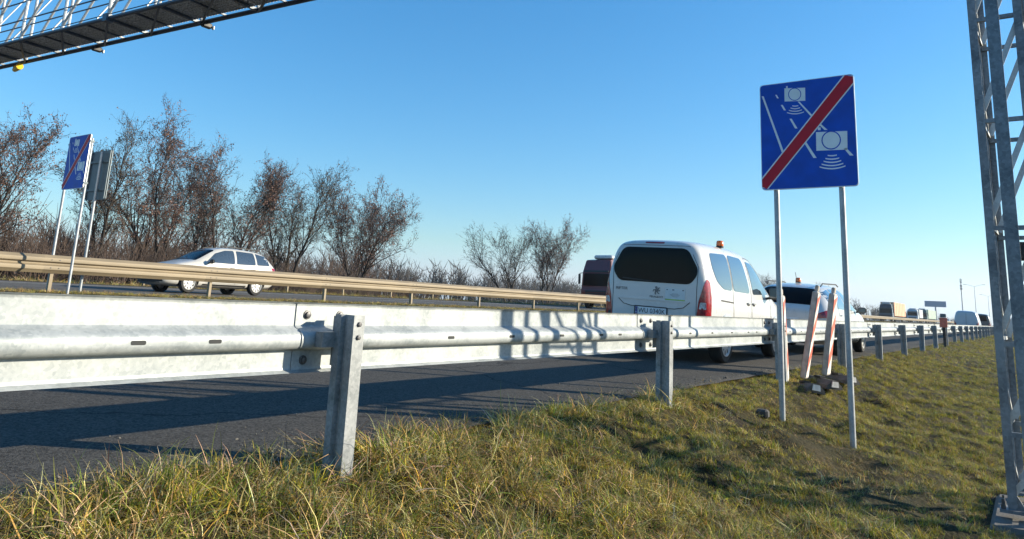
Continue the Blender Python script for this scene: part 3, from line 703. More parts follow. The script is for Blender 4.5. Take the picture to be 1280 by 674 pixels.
def van(label, loc, rz, paint, detail=True, tilt=0., group=None, name='van'):
    t = thing(name, label, 'van', loc, rz, group); t.rotation_euler = (0, tilt, rz)
    st = [(0.0, .46, .70, .72, 1.06, .54, 1.64), (.015, .38, .79, .80, 1.08, .62, 1.74), (.06, .31, .85, .85, 1.08, .68, 1.79), (.20, .24, .885, .885, 1.07, .71, 1.825), (.8, .21, .90, .895, 1.06, .72, 1.85), (2.0, .2, .90, .895, 1.04, .72, 1.85),
          (2.5, .2, .90, .89, 1.03, .71, 1.80), (2.85, .2, .90, .888, 1.02, .69, 1.67), (3.25, .2, .90, .885, 1.02, .70, 1.37), (3.55, .2, .90, .88, .99, .72, 1.12), (3.9, .21, .89, .86, .94, .68, 1.03),
          (4.2, .23, .85, .81, .84, .60, .94), (4.36, .27, .77, .73, .72, .52, .80), (4.40, .34, .66, .64, .64, .46, .70)]
    me, bvh = body_mesh('body', st, M[paint], (.82, 3.55), .32, .90, 2 if detail else 1)
    link('body', me, t)
    r = Frame(bvh, (1, 0, 0), (0, 0, 1), (0, 1, 0))
    G = M['glass']
    if detail:
        r.patch(rounded([(-.54, 1.70), (.54, 1.70), (.705, 1.40), (.70, 1.30), (.60, 1.155), (-.60, 1.155), (-.70, 1.30), (-.705, 1.40)], .10, 5)).build('rear_window', G, t, 30)
        r.patch(rounded([(-.18, 1.765), (.14, 1.765), (.14, 1.79), (-.18, 1.79)], .01)).build('brake_light', M['redlamp'], t)
        r.patch(rounded([(-.55, 1.19), (-.02, 1.165), (-.02, 1.18), (-.52, 1.21)], .01), .016).build('wiper', M['black'], t)
        # pressed ledge over the plate: a proud lip with its shaded gap below
        r.patch(rounded([(-.60, .885), (.60, .885), (.50, .80), (.36, .775), (-.36, .775), (-.50, .80)], .06, 4), .0025, .005).build('tailgate_recess', M[paint], t, 30)
        r.strip([(-.60, .885), (-.50, .80), (-.36, .772), (.36, .772), (.50, .80), (.60, .885)], .010, .0045).build('panel_gap', M['seam'], t)
        b = r.patch(rounded([(-.60, .900), (.60, .900), (.60, .878), (-.60, .878)], .01), .014, .016); b.build('tailgate_lip', M[paint], t, 30)
        # plate with band and lettering
        p = r.patch(rounded([(-.29, .655), (.23, .655), (.23, .767), (-.29, .767)], .012), .018, .02); pl = p.build('number_plate', M['plate'], t)
        y0 = -.012
        h, _ = r.hit(-.03, .71); yb = h.y-.0185
        F = Matrix.Translation((-.03, yb, .711)) @ Matrix.Rotation(R(90), 4, 'X')
        flat([(-.257, -.053), (-.215, -.053), (-.215, .053), (-.257, .053)], F @ Matrix.Translation((0, 0, .0012)), .001).build('band', M['blue'], pl)
        text('PL', .028, M['signwhite'], pl, F @ Matrix.Translation((-.236, -.03, .0035)), depth=.0005)
        star = MB()
        for k in range(12):
            a = math.pi/6*k; q = flat([(.0025*math.cos(i*2.094)-.236+.013*math.cos(a), .0025*math.sin(i*2.094)+.022+.013*math.sin(a)) for i in range(3)], F @ Matrix.Translation((0, 0, .003)), .0005); star.add(q.v, q.f)
        stuff(star.build('star_ring', M['yellow'], pl))
        text('WU 0340K', .104, M['ink'], pl, F @ Matrix.Translation((.022, -.002, .0025)), depth=.0006, sx=.92)
        fr = r.strip([(-.30, .645), (.24, .645), (.24, .777), (-.30, .777), (-.30, .645)], .016, .014); fr.build('plate_frame', M['ink'], t)
        # badges
        h, _ = r.hit(0, 1.03)
        def badge_frame(x, z): hh, nn = r.hit(x, z); return Matrix.Translation((x, hh.y-.004, z)) @ Matrix.Rotation(R(90), 4, 'X')
        text('RIFTER', .062, M['grey'], t, badge_frame(-.545, 1.035), 'badge_lettering', .002, 1.1)
        text('PEUGEOT', .045, M['grey'], t, badge_frame(.055, .935), 'badge_lettering', .002, 1.15)
        Fb = badge_frame(.06, 1.03); s = .011
        lion = [(-3, 5.2), (-1.2, 6.2), (.6, 5.6), (1.2, 4.2), (.2, 3.6), (1.6, 3.0), (2.4, 4.2), (4.4, 4.6), (4.9, 3.8), (3.2, 3.2), (3.0, 1.8), (1.9, .6), (3.8, .6), (4.6, 1.5), (5.2, .8), (4.4, -.6), (2.2, -.8), (1.4, -1.8), (2.8, -3.2), (4.2, -3.6), (4.2, -4.6), (2.2, -4.5), (.2, -2.6), (-.6, -1.4), (-1.6, -3.2), (-.9, -5.4), (-2.4, -5.6), (-3.2, -3.4), (-2.4, -.8), (-3.4, .4), (-4.8, .2), (-5.2, -1.8), (-6, -.4), (-5.2, 1.6), (-3.2, 1.8), (-1.8, 2.6), (-2.6, 3.8)]
        flat([(a*s, c*s) for a, c in lion], Fb, .004).build('emblem', M['grey'], t)
        # service sticker
        Fs = badge_frame(.36, .985)
        stk = r.patch([(.20, .885), (.52, .885), (.52, 1.075), (.20, 1.075)], .003, .003); so_ = stk.build('sticker', M['paper'], t)
        b = r.patch([(.20, .888), (.52, .888), (.52, .918), (.20, .918)], .0045, .002); b.build('stripe', M['lime'], so_)
        b = MB()
        for k, (wd, zz) in enumerate(((.10, 1.0), (.16, .985), (.13, .97), (.08, .955))):
            q = r.patch([(.36-wd/2, zz-.002), (.36+wd/2, zz-.002), (.36+wd/2, zz+.002), (.36-wd/2, zz+.002)], .0045, .002); b.add(q.v, q.f)
        for xx, wd in ((.23, .02), (.33, .035), (.49, .03)):
            q = r.patch([(xx-wd/2, 1.05), (xx+wd/2, 1.05), (xx+wd/2, 1.066), (xx-wd/2, 1.066)], .0045, .002); b.add(q.v, q.f)
        stuff(b.build('print', M['grey'], so_))
        r.patch(rounded([(-.84, .30), (.84, .30), (.86, .50), (-.86, .50)], .05), .02, .025).build('bumper', M['black'], t, 30)
        r.strip([(-.70, .52), (-.70, 1.10), (-.715, 1.42), (-.56, 1.735), (.56, 1.735), (.715, 1.42), (.70, 1.10), (.70, .52)], .007).build('panel_gap', M['seam'], t)
    else:
        r.strip([(0, .5), (0, 1.78)], .02).build('panel_gap', M['seam'], t)
        r.patch(rounded([(-.26, .60), (.26, .60), (.26, .71), (-.26, .71)], .012), .012, .012).build('number_plate', M['plate'], t)
        r.patch(rounded([(-.85, .32), (.85, .32), (.86, .50), (-.86, .50)], .05), .02, .025).build('bumper', M['black'], t)
        if paint == 'vandark': r.patch(rounded([(-.62, 1.15), (.62, 1.15), (.52, 1.68), (-.52, 1.68)], .08)).build('rear_window', G, t)
    for sd in (-1, 1):
        tl = Frame(bvh, (sd*.8, .6, 0), (0, 0, 1), (-sd*.6, .8, 0))
        top = 1.26 if detail else 1.0
        pl = rounded([(.560, .60), (.80, .60), (.808, .95), (.775, top-.05), (.72, top), (.655, top-.1), (.59, .92)], .03, 3)
        lo = tl.patch(pl, .008, .014, .05).build('tail_light', M['redlamp'], t, 30)
        tl.patch(rounded([(.595, .80), (.70, .80), (.70, .90), (.612, .90)], .015), .0105, .004).build('lens', M['clearlamp'], lo)
        if detail: tl.patch(rounded([(.575, .60), (.80, .60), (.80, .68), (.58, .68)], .01), .0105, .004).build('lens', M['ink'], lo)
        s = Frame(bvh, (0, 1, 0), (0, 0, 1), (-sd, 0, 0))
        if detail:
            s.patch(rounded([(.36, 1.67), (1.10, 1.70), (1.10, 1.12), (.70, 1.13), (.44, 1.24), (.33, 1.45)], .09, 5)).build('side_window', M['glassb'], t, 30)
            s.patch(rounded([(1.17, 1.70), (1.86, 1.69), (2.02, 1.11), (1.17, 1.12)], .09, 5)).build('side_window', M['glassb'], t, 30)
            s.patch(rounded([(2.10, 1.66), (2.42, 1.64), (2.80, 1.46), (3.16, 1.13), (2.20, 1.10)], .05, 5)).build('side_window', M['glassb'], t, 30)
            s.strip([(.56, .955), (1.12, .935)], .022, .005).build('sliding_rail', M['seam'], t)
            s.strip([(1.135, .35), (1.135, 1.75)], .007).build('panel_gap', M['seam'], t)
            s.strip([(2.08, .35), (2.08, 1.70)], .007).build('panel_gap', M['seam'], t)
            s.strip([(3.22, .40), (3.22, 1.05)], .007).build('panel_gap', M['seam'], t)
            s.strip([(2.08, 1.72), (2.45, 1.70), (2.86, 1.48), (3.22, 1.10)], .012).build('window_seal', M['black'], t)
            for y in (1.90, 2.20):
                hh, _ = s.hit(y, .93); MB().cbox((hh.x+sd*.022, y, .945), .022, .17, .035, .01).build('door_handle', M[paint], t)
                s.patch(rounded([(y-.06, .90), (y+.06, .90), (y+.06, .94), (y-.06, .94)], .02), .003, .003).build('handle_recess', M['seam'], t)
            s.patch(rounded([(1.25, .34), (3.05, .34), (3.05, .55), (1.25, .55)], .03), .014, .02).build('door_cladding', M['black'], t, 30)
            hh, _ = s.hit(3.05, 1.08)
            MB().cbox((sd*1.02, 3.02, 1.16), .20, .13, .23, .05).build('mirror', M['black'], t)
            MB().bar((sd*.86, 3.06, 1.06), (sd*.98, 3.03, 1.08), .06, .04).build('mirror_arm', M['black'], t)
            MB().cbox((sd*1.02, 2.953, 1.165), .15, .008, .18, .003).build('mirror_glass', M['glassb'], t)
        for wy in (.82, 3.55):
            wheel(t, sd*.80, wy, .32, .20, sd)
            if detail:
                b = MB(); n = 18; vs = []
                for k in range(n+1):
                    a = math.pi*(k/n)*1.06-.03*math.pi
                    for rr, xx in ((.385, .896), (.385, .915), (.435, .912), (.435, .890)):
                        vs.append((sd*xx, wy+rr*math.cos(a), .32+rr*math.sin(a)))
                b.add(vs, [(i*4+j, i*4+(j+1) % 4, i*4+4+(j+1) % 4, i*4+4+j) for i in range(n) for j in range(4)])
                b.build('arch_trim', M['vangrey'], t, 40)
    f = Frame(bvh, (1, 0, 0), (0, -.8, .6), (0, -.6, -.8))
    f.patch(rounded([(-.74, -2.17), (.74, -2.17), (.60, -1.27), (-.60, -1.27)], .06)).build('windscreen', G, t, 30)
    fr = Frame(bvh, (1, 0, 0), (0, 0, 1), (0, -1, 0))
    for sd in (-1, 1): fr.patch(rounded([(sd*.42, .66), (sd*.68, .66), (sd*.70, .80), (sd*.44, .78)], .03)).build('headlight', M['clearlamp'], t)
    fr.patch(rounded([(-.38, .48), (.38, .48), (.38, .64), (-.38, .64)], .03)).build('grille', M['black'], t)
    return t
def beacon(parent, x, y, z):
    b = MB(); b.lathe([(0, .06), (.02, .062), (.03, .055)], 18, 'z', (x, y, z)); o = b.build('beacon_base', M['black'], parent, 40)
    b = MB(); b.lathe([(.0, .056), (.015, .060), (.07, .056), (.085, .042), (.09, .01)], 18, 'z', (x, y, z+.03)); b.build('beacon', M['amber'], parent, 40)
TL = .037
vn = van('white five-door van seen from behind with an amber beacon on its roof', (-4.85, 10.75, rz_near(-4.85)+.0), 0, 'white', True, TL)
beacon(vn, .60, 1.25, 1.822)

def estate(name, label, cat, loc, rz, tilt, paint='white', detail=True, group=None, rails=True):
    t = thing(name, label, cat, loc, rz, group); t.rotation_euler = (0, tilt, rz)
    st = [(0.0, .46, .66, .68, .80, .56, .88), (.02, .38, .76, .77, .84, .62, .93), (.09, .30, .85, .845, .89, .67, 1.00), (.22, .24, .885, .875, .93, .66, 1.15), (.45, .21, .897, .885, .95, .635, 1.36), (.72, .2, .90, .888, .95, .61, 1.45), (1.5, .19, .90, .89, .93, .60, 1.50),
          (2.2, .19, .90, .89, .92, .60, 1.50), (2.65, .19, .90, .886, .91, .61, 1.42), (3.1, .19, .90, .882, .90, .655, 1.19), (3.45, .19, .90, .88, .90, .70, 1.01), (3.95, .2, .89, .86, .85, .66, .94),
          (4.35, .22, .85, .81, .75, .60, .83), (4.55, .26, .76, .72, .64, .53, .71), (4.6, .34, .62, .62, .57, .46, .62)]
    me, bvh = body_mesh('body', st, M[paint], (.90, 3.62), .315, .90, 2 if detail else 1)
    link('body', me, t)
    r = Frame(bvh, (1, 0, 0), (0, 0, 1), (0, 1, 0)); g = Frame(bvh, (1, 0, 0), (0, .6, .8), (0, .8, -.6))
    g.patch(rounded([(-.66, .88), (.66, .88), (.55, 1.40), (-.55, 1.40)], .07)).build('rear_window', M['glass'], t, 30)
    r.patch(rounded([(-.27, .62), (.27, .62), (.27, .735), (-.27, .735)], .012), .012, .012).build('number_plate', M['plate'], t)
    r.patch(rounded([(-.62, .60), (.62, .60), (.62, .755), (-.62, .755)], .03), .003, .004).build('tailgate_recess', M['seam'] if False else M[paint], t)
    r.patch(rounded([(-.82, .30), (.82, .30), (.82, .42), (-.82, .42)], .03), .012, .016).build('bumper', M['black'], t)
    f = Frame(bvh, (1, 0, 0), (0, -.8, .6), (0, -.6, -.8))
    f.patch(rounded([(-.72, -2.12), (.72, -2.12), (.57, -1.25), (-.57, -1.25)], .06)).build('windscreen', M['glass'], t, 30)
    fr = Frame(bvh, (1, 0, 0), (0, 0, 1), (0, -1, 0))
    fr.patch(rounded([(-.42, .50), (.42, .50), (.46, .62), (-.46, .62)], .03)).build('grille', M['black'], t)
    fr.patch(rounded([(-.60, .27), (.60, .27), (.56, .42), (-.56, .42)], .03)).build('air_intake', M['black'], t)
    pl = fr.patch(rounded([(-.26, .43), (.26, .43), (.26, .54), (-.26, .54)], .012), .02, .02); pl.build('number_plate', M['plate'], t)
    for sd in (-1, 1):
        h = Frame(bvh, (sd*.8, -.6, 0), (0, 0, 1), (-sd*.6, -.8, 0))
        h.patch(rounded([(-2.42, .62), (-2.05, .66), (-1.93, .80), (-2.30, .74)], .03), .004, .006, .05).build('headlight', M['clearlamp'], t, 30)
        h.patch(rounded([(-2.38, .30), (-2.10, .32), (-2.16, .44), (-2.34, .42)], .02), .004, .006, .05).build('fog_light', M['black'], t)
        tl = Frame(bvh, (sd*.8, .6, 0), (0, 0, 1), (-sd*.6, .8, 0))
        lo = tl.patch(rounded([(.50, .76), (.80, .78), (.87, .93), (.70, .93), (.52, .86)], .03), .006, .01, .05).build('tail_light', M['redlamp'], t, 30)
        s = Frame(bvh, (0, 1, 0), (0, 0, 1), (-sd, 0, 0))
        for p in ([(.42, 1.30), (.92, 1.385), (.92, .99), (.36, 1.0)], [(.99, 1.39), (1.74, 1.415), (1.80, .975), (.99, .985)], [(1.84, 1.415), (2.20, 1.40), (2.62, 1.28), (3.02, .98), (1.88, .97)]):
            s.patch(rounded(p, .05)).build('side_window', M['glassb'] if rails else M['glass'], t, 30)
        for pts in ([(.955, .4), (.955, 1.0)], [(1.82, .32), (1.82, .96)], [(3.0, .36), (3.05, .95)], [(.98, .33), (3.0, .33)]): s.strip(pts, .008).build('panel_gap', M['seam'], t)
        for y in (1.12, 1.98):
            hh, _ = s.hit(y, .84); MB().cbox((hh.x+sd*.018, y, .85), .022, .17, .03, .01).build('door_handle', M[paint], t)
        MB().cbox((sd*1.0, 2.92, 1.0), .19, .10, .14, .04).build('mirror', M['black'], t)
        MB().cbox((sd*1.0, 2.866, 1.0), .15, .006, .10, .002).build('mirror_glass', M['glassb'], t)
        MB().bar((sd*.86, 2.94, .95), (sd*.95, 2.93, .96), .05, .04).build('mirror_arm', M['black'], t)
        if rails: MB().tube([(sd*.57, .62, 1.435), (sd*.58, .75, 1.50), (sd*.58, 2.1, 1.54), (sd*.58, 2.3, 1.50)], .014, 6).build('roof_rail', M['black'], t, 40)
        s.patch(rounded([(1.35, .22), (3.1, .22), (3.1, .30), (1.35, .30)], .02), .008, .012).build('sill', M['black'], t)
        for wy in (.90, 3.62): wheel(t, sd*.80, wy, .315, .20, sd)
    return t
ca = estate('passing_car', 'white estate car driving along the far road behind the tan guardrail', 'car', (-23.3, 17.15, rz_far(-23.3)), math.pi, .015, 'whited')
ca.scale = (1, .945, 1.06)
pc = estate('parked_car', 'white estate car with dark rear window and amber beacon parked beyond the van', 'car', (-4.32, 16.35, rz_near(-4.32)), 0, TL, 'white')
beacon(pc, -.05, 1.25, 1.505)
MB().tube([(.0, .95, 1.50), (-.0, .78, 1.72)], .006, 5).build('antenna', M['black'], pc)
estate('distant_car', 'small white car far off on the far road below the blue grey panel', 'car', (-21.0, 262, rz_far(-21)), math.pi, 0, 'white', False, rails=False)
van('silver blue panel van with orange tail lamps far along the near road', (-4.52, 72.6, rz_near(-4.5)), 0, 'vangrey', False, TL)
van('dark panel van parked just beyond the silver blue van', (-4.30, 88.0, rz_near(-4.3)), 0, 'vandark', False, TL)

def truck(label, x, y, paint, tarp, L, H=3.95, cabH=3.55, group='trucks on the far road'):
    """lorry driving towards -y; local front at y=0, trailer behind towards +y"""
    t = thing('truck', label, 'truck', (x, y, rz_far(x)), 0, group)
    W = 2.48; cw = W/2-.04
    b = MB(); pf = [(0.0, .45), (-.02, 1.25), (.02, 1.45), (.09, 2.55), (.13, 2.72), (.36, cabH), (1.3, cabH+.12), (2.2, cabH+.12), (2.2, .55), (1.6, .45)]
    vs = [(sx*(cw-(.06 if z > 1.6 else 0)-(.12 if z > 2.8 else 0)), yy, z) for sx in (-1, 1) for yy, z in pf]; n = len(pf)
    b.add(vs, [tuple(range(n)), tuple(range(2*n-1, n-1, -1))]+[(i, (i+1) % n, n+(i+1) % n, n+i) for i in range(n)])
    me = b.mesh('cab', M[paint]); bm = bmesh.new(); bm.from_mesh(me); bmesh.ops.bevel(bm, geom=bm.edges[:], offset=.05, segments=2, affect='EDGES'); bm.to_mesh(me); bm.free()
    link('cab', me, t)
    bm = bmesh.new(); bm.from_mesh(me); bvh = BVHTree.FromBMesh(bm); bm.free()
    f = Frame(bvh, (1, 0, 0), (0, 0, 1), (0, 1, 0))
    f.patch(rounded([(-1.05, 1.62), (1.05, 1.62), (1.0, 2.5), (-1.0, 2.5)], .08), .012, .02, .3).build('windscreen', M['glass'], t)
    f.patch(rounded([(-1.0, 2.60), (1.0, 2.60), (.98, 2.72), (-.98, 2.72)], .04), .10, .11, .3).build('sun_visor', M['black'], t)
    f.patch(rounded([(-.75, .75), (.75, .75), (.85, 1.3), (-.85, 1.3)], .06), .012, .02, .3).build('grille', M['black'], t)
    gb = MB()
    for z in (.86, 1.0, 1.14): q = f.patch([(-.72, z-.02), (.72, z-.02), (.72, z+.02), (-.72, z+.02)], .024, .02, .4); gb.add(q.v, q.f)
    stuff(gb.build('grille_bar', M[paint], t))
    f.patch(rounded([(-1.1, .38+.1), (1.1, .48), (1.1, .72), (-1.1, .72)], .06), .03, .05, .4).build('bumper', M[paint], t)
    f.patch(rounded([(-.26, .55), (.26, .55), (.26, .66), (-.26, .66)], .01), .036, .01, .3).build('number_plate', M['plate'], t)
    for sd in (-1, 1):
        f.patch(rounded([(sd*.80, .76), (sd*1.10, .78), (sd*1.10, .98), (sd*.86, .94)], .03), .016, .02, .3).build('headlight', M['clearlamp'], t)
        s = Frame(bvh, (0, 1, 0), (0, 0, 1), (-sd, 0, 0))
        s.patch(rounded([(.30, 1.70), (1.15, 1.62), (1.15, 2.45), (.42, 2.45)], .06), .008, .012, .3).build('side_window', M['glassb'], t)
        s.strip([(.25, .7), (.25, 1.6)], .02).build('panel_gap', M['seam'], t); s.strip([(1.25, .7), (1.25, 2.6)], .02).build('panel_gap', M['seam'], t)
        MB().cbox((sd*1.42, .12, 2.10), .18, .12, .75, .05).build('mirror', M['black'], t)
        MB().cbox((sd*1.42, .19, 2.10), .14, .01, .65, .004).build('mirror_glass', M['glassb'], t)
        MB().tube([(sd*1.15, .2, 2.55), (sd*1.40, .13, 2.5)], .025, 6).build('mirror_arm', M['black'], t)
        MB().box(sd*1.10, sd*1.18, 2.6, 5.0, .45, .95).build('side_skirt', M[paint] if L > 12 else M['black'], t)
        for wy in (.95, 4.1) + ((L-1.2, L-2.5, L-3.8) if L > 12 else (L-2.2,)): wheel(t, sd*1.02, wy, .5, .32, sd)
    MB().cbox((0, 1.3, cabH+.27), 1.5, .6, .28, .08).build('roof_unit', M['alu'], t)
    MB().cbox((0, 2.6+(L-2.6)/2, (1.12+H)/2), W, L-2.6, H-1.12, .05).build('trailer', M[tarp], t)
    MB().box(-.55, .55, 1.9, L-.1, .75, 1.115).build('chassis', M['black'], t)
    rb = MB()
    for yy in frange(3.2, L-.3, 2.2):
        for sd in (-1, 1): rb.box(sd*(W/2), sd*(W/2+.03), yy, yy+.08, 1.2, H-.08)
    stuff(rb.build('strap', M['signback'], t))
    return t
truck('dark red truck cab half hidden behind the left edge of the white van', -25.5, 47.0, 'truckred', 'tarpgrey', 16, 3.85, 3.48)
truck('blue black truck cab pulling a faded orange trailer', -23.7, 164, 'truckblue', 'tarporange', 18.5, 3.85, 3.3)
truck('grey box truck between the orange trailer and the green cab', -23.9, 206, 'tarpgrey', 'tarpgrey', 10, 3.2, 3.0)
truck('dull green truck cab pulling a pale green trailer by the blue grey panel', -23.6, 222.5, 'truckgreen', 'tarpgreen', 22, 3.5, 3.3)
def panel_sign():
    t = thing('panel_sign', 'wide blank blue grey panel on a single tall post beyond the green truck', 'sign', (-34, 372, .7))
    MB().cbox((0, 0, 8.1), 8.2, .25, 2.5, .06).build('panel', M['panelblue'], t)
    MB().tube([(0, .3, -.5), (0, .3, 8.8)], [.38, .30], 12).build('post', M['signpost'], t, 40)
    for z in (7.4, 8.8): MB().box(-3.9, 3.9, .13, .28, z-.1, z+.1).build('beam', M['signback'], t)
panel_sign()
def lamp(label, x, y, h):
    t = thing('street_lamp', label, 'street lamp', (x, y, .5), 0, 'double-armed street lamps on the median')
    MB().tube([(0, 0, 0), (0, 0, h)], [.16, .07], 10).build('mast', M['signpost'], t, 40)
    for s in (-1, 1):
        MB().tube([(0, 0, h-.1), (s*1.6, 0, h+.5), (s*2.8, 0, h+.75)], .05, 6).build('arm', M['signpost'], t, 40)
        MB().cbox((s*3.3, 0, h+.80), 1.1, .3, .14, .05).build('lamp_head', M['signback'], t)
lamp('double-armed street lamp beyond the silver blue van', -18.2, 355, 15.5)
lamp('fainter double-armed street lamp close to the gantry tower leg', -18.2, 470, 15.5)
def mast():
    t = thing('radio_mast', 'slim radio mast with thick antenna top left of the street lamps', 'mast', (-60, 935, 0))
    MB().tube([(0, 0, 0), (0, 0, 46)], [.8, .45], 8).build('pole', M['signpost'], t)
    for z in (37, 40): MB().lathe([(z, .5), (z, 1.1), (z+2.4, 1.1), (z+2.4, .5)], 10, 'z').build('antenna_ring', M['signback'], t)
    for k in range(4): a = k*1.57; MB().box(-.2, .2, -.2, .2, 44, 49, Matrix.Translation((math.cos(a)*.7, math.sin(a)*.7, 0))).build('antenna', M['signback'], t)
mast()
def pylon():
    t = thing('pylon', 'tiny lattice pylon on the skyline above the parked car', 'pylon', (-215, 505, .2))
    b = MB(); H = 27
    for sx in (-1, 1):
        for sy in (-1, 1): b.bar((sx*1.8, sy*1.8, 0), (sx*.35, sy*.35, H), .22)
    for k in range(7):
        z0, z1 = H*k/7, H*(k+1)/7; w0, w1 = 1.8-1.45*k/7, 1.8-1.45*(k+1)/7
        for sy in (-1, 1): b.bar((-w0, sy*w0, z0), (w1, sy*w1, z1), .14); b.bar((w0, sy*w0, z0), (-w1, sy*w1, z1), .14)
    stuff(b.build('lattice', M['tower'], t))
    for z, w in ((19, 4.2), (22.5, 5.0), (26, 3.2)): MB().bar((-w, 0, z), (w, 0, z), .35, .25).build('cross_arm', M['tower'], t)
pylon()

# ---------------------------------------------------------------- bare trees
def grow(seed, H, spread, stems, lean=.25, dens=1.0, leafy=1.0, low=.26):
    rn = random.Random(seed); trunk, crown, leaves = MB(), MB(), []
    def wander(p, d, length, r0, r1, n, trop, jit):
        pts = [p.copy()]; rad = [r0]; ds = [d.copy()]
        for i in range(n):
            d = (d+Vector((rn.gauss(0, jit), rn.gauss(0, jit), rn.gauss(0, jit)+trop))).normalized()
            p = p+d*length/n; pts.append(p.copy()); rad.append(r0+(r1-r0)*(i+1)/n); ds.append(d.copy())
        return pts, rad, ds
    def child(d, ang):
        a = d.orthogonal().normalized(); a = Matrix.Rotation(rn.uniform(0, 6.283), 3, d) @ a
        return (d*math.cos(ang)+a*math.sin(ang)).normalized()
    def leaf(p):
        leaves.append((p+Vector((rn.gauss(0, .07), rn.gauss(0, .07), rn.gauss(-.03, .07))), rn.uniform(.025, .06)))
    def twig(p, d, L, depth):
        pts, rad, ds = wander(p, d, L, .008 if depth else .012, .003, 3, .06, .15)
        crown.tube(pts, rad, 3, False)
        for i in (1, 2, 3):
            if depth < 2 and rn.random() < .9*dens:
                twig(pts[i], child(ds[i], rn.uniform(.4, .8)), L*rn.uniform(.5, .75), depth+1)
            if rn.random() < .40*leafy:
                for _ in range(rn.randint(1, 3)): leaf(pts[i])
    for s in range(stems):
        a = s/stems*6.283+rn.uniform(-.5, .5); ln = lean*rn.uniform(.4, 1.25) if stems > 1 else .04
        d = Vector((math.cos(a)*ln, math.sin(a)*ln, 1)).normalized()
        L = H*rn.uniform(.74, .98)
        p = Vector((math.cos(a)*.13, math.sin(a)*.13, -.2)) if stems > 1 else Vector((0, 0, -.2))
        r0 = H*.0145*rn.uniform(.75, 1.15)*(1.25 if stems == 1 else 1)
        pts, rad, ds = wander(p, d, L, r0, .012, 12, .03, .07)
        trunk.tube(pts, rad, 7, False)
        nb = int(15*dens)
        for k in range(nb):
            f = low+(1-low)*((k+rn.random())/nb); i = min(11, int(f*12)); q = pts[i].lerp(pts[i+1], f*12-i)
            bl = spread*rn.uniform(.8, 1.2)*(.30+.80*math.sqrt(max(0, 1-((f-.5)/.56)**2)))*(.8+.4*rn.random()); d1 = child(ds[i], rn.uniform(.35, .8))
            p1, r1, e1 = wander(q, d1, bl, rad[i]*.6, .007, 6, .12, .11)
            (trunk if rad[i] > .05 else crown).tube(p1, r1, 4, False)
            for j in range(1, 7):
                for _ in range(2 if rn.random() < .55 else 1):
                    if rn.random() < .9*dens: twig(p1[j], child(e1[j], rn.uniform(.4, .85)), min(bl, 1.9)*rn.uniform(.28, .5), 0)
    lf = MB()
    for p, s in leaves:
        u = Vector((rn.gauss(0, 1), rn.gauss(0, 1), rn.gauss(0, 1))).normalized(); w = u.orthogonal().normalized()
        lf.add([p-u*s, p+w*s*.55, p+u*s, p-w*s*.55+Vector((0, 0, -s*.3))], [(0, 1, 2, 3)])
    return trunk, crown, lf
def tree(label, x, y, H, spread, stems, seed, leafm='deadleaf', group='bare trees along the far road', **k):
    t = thing('bare_tree', label, 'tree', (x, y, gz(x, y)), 0, group)
    a, b, c = grow(seed, H*.84, spread*.84, stems, **k)
    a.build('trunk', M['bark'], t, 60); b.build('crown', M['bark'], t)
    if c.v: c.build('foliage', M[leafm], t)
    return t
tree('tall many-stemmed bare tree with rusty seed heads at the left picture edge', -40, 13.9, 9.3, 2.4, 3, 21, leafy=.8, lean=.30, dens=1.15)
tree('bare grey tree just right of the two median signs', -41, 19.6, 9.9, 2.1, 2, 5, 'deadleaf2', leafy=.4, lean=.2, dens=1.15)
tree('broad bare tree densely hung with rusty leaves behind the hood of the white estate car', -40, 22.4, 10.4, 2.9, 3, 33, leafy=1.05, dens=1.3, lean=.27)
tree('bare tree with dark leaf clumps above the roof of the white estate car', -40, 27.2, 10.0, 2.4, 3, 47, leafy=.75, lean=.30, dens=1.15)
tree('slender bare tree right of the white estate car', -40, 31.2, 9.9, 2.4, 3, 58, 'deadleaf2', leafy=.45, lean=.26, dens=1.15)
tree('low round bare tree with dense brown twigs at right end of the tree row', -40, 37.3, 8.7, 3.5, 3, 64, leafy=.95, lean=.30, dens=1.4)
tree('thin nearly leafless tree standing left of its denser neighbour in the open field', -40, 56.8, 8.4, 2.9, 3, 75, 'deadleaf2', leafy=.25, dens=1.0, lean=.24)
tree('dense dark-tipped tree standing alone left of the red truck', -40, 63.4, 8.9, 3.3, 3, 86, 'deadleaf', leafy=.7, lean=.28, dens=1.15)
tree('thin bare tree behind the broad rusty one', -45, 28.2, 9.2, 2.0, 3, 113, 'deadleaf2', leafy=.4, lean=.2)
tree('bare tree beyond the front of the white van', -42, 150, 8.4, 3.4, 4, 121, 'deadleaf2', leafy=.6, lean=.4, group='bare trees far along the road')
tree('bare bushy tree left of the blue black truck', -40, 190, 8.2, 3.0, 4, 131, 'deadleaf2', leafy=.5, lean=.4, group='bare trees far along the road')

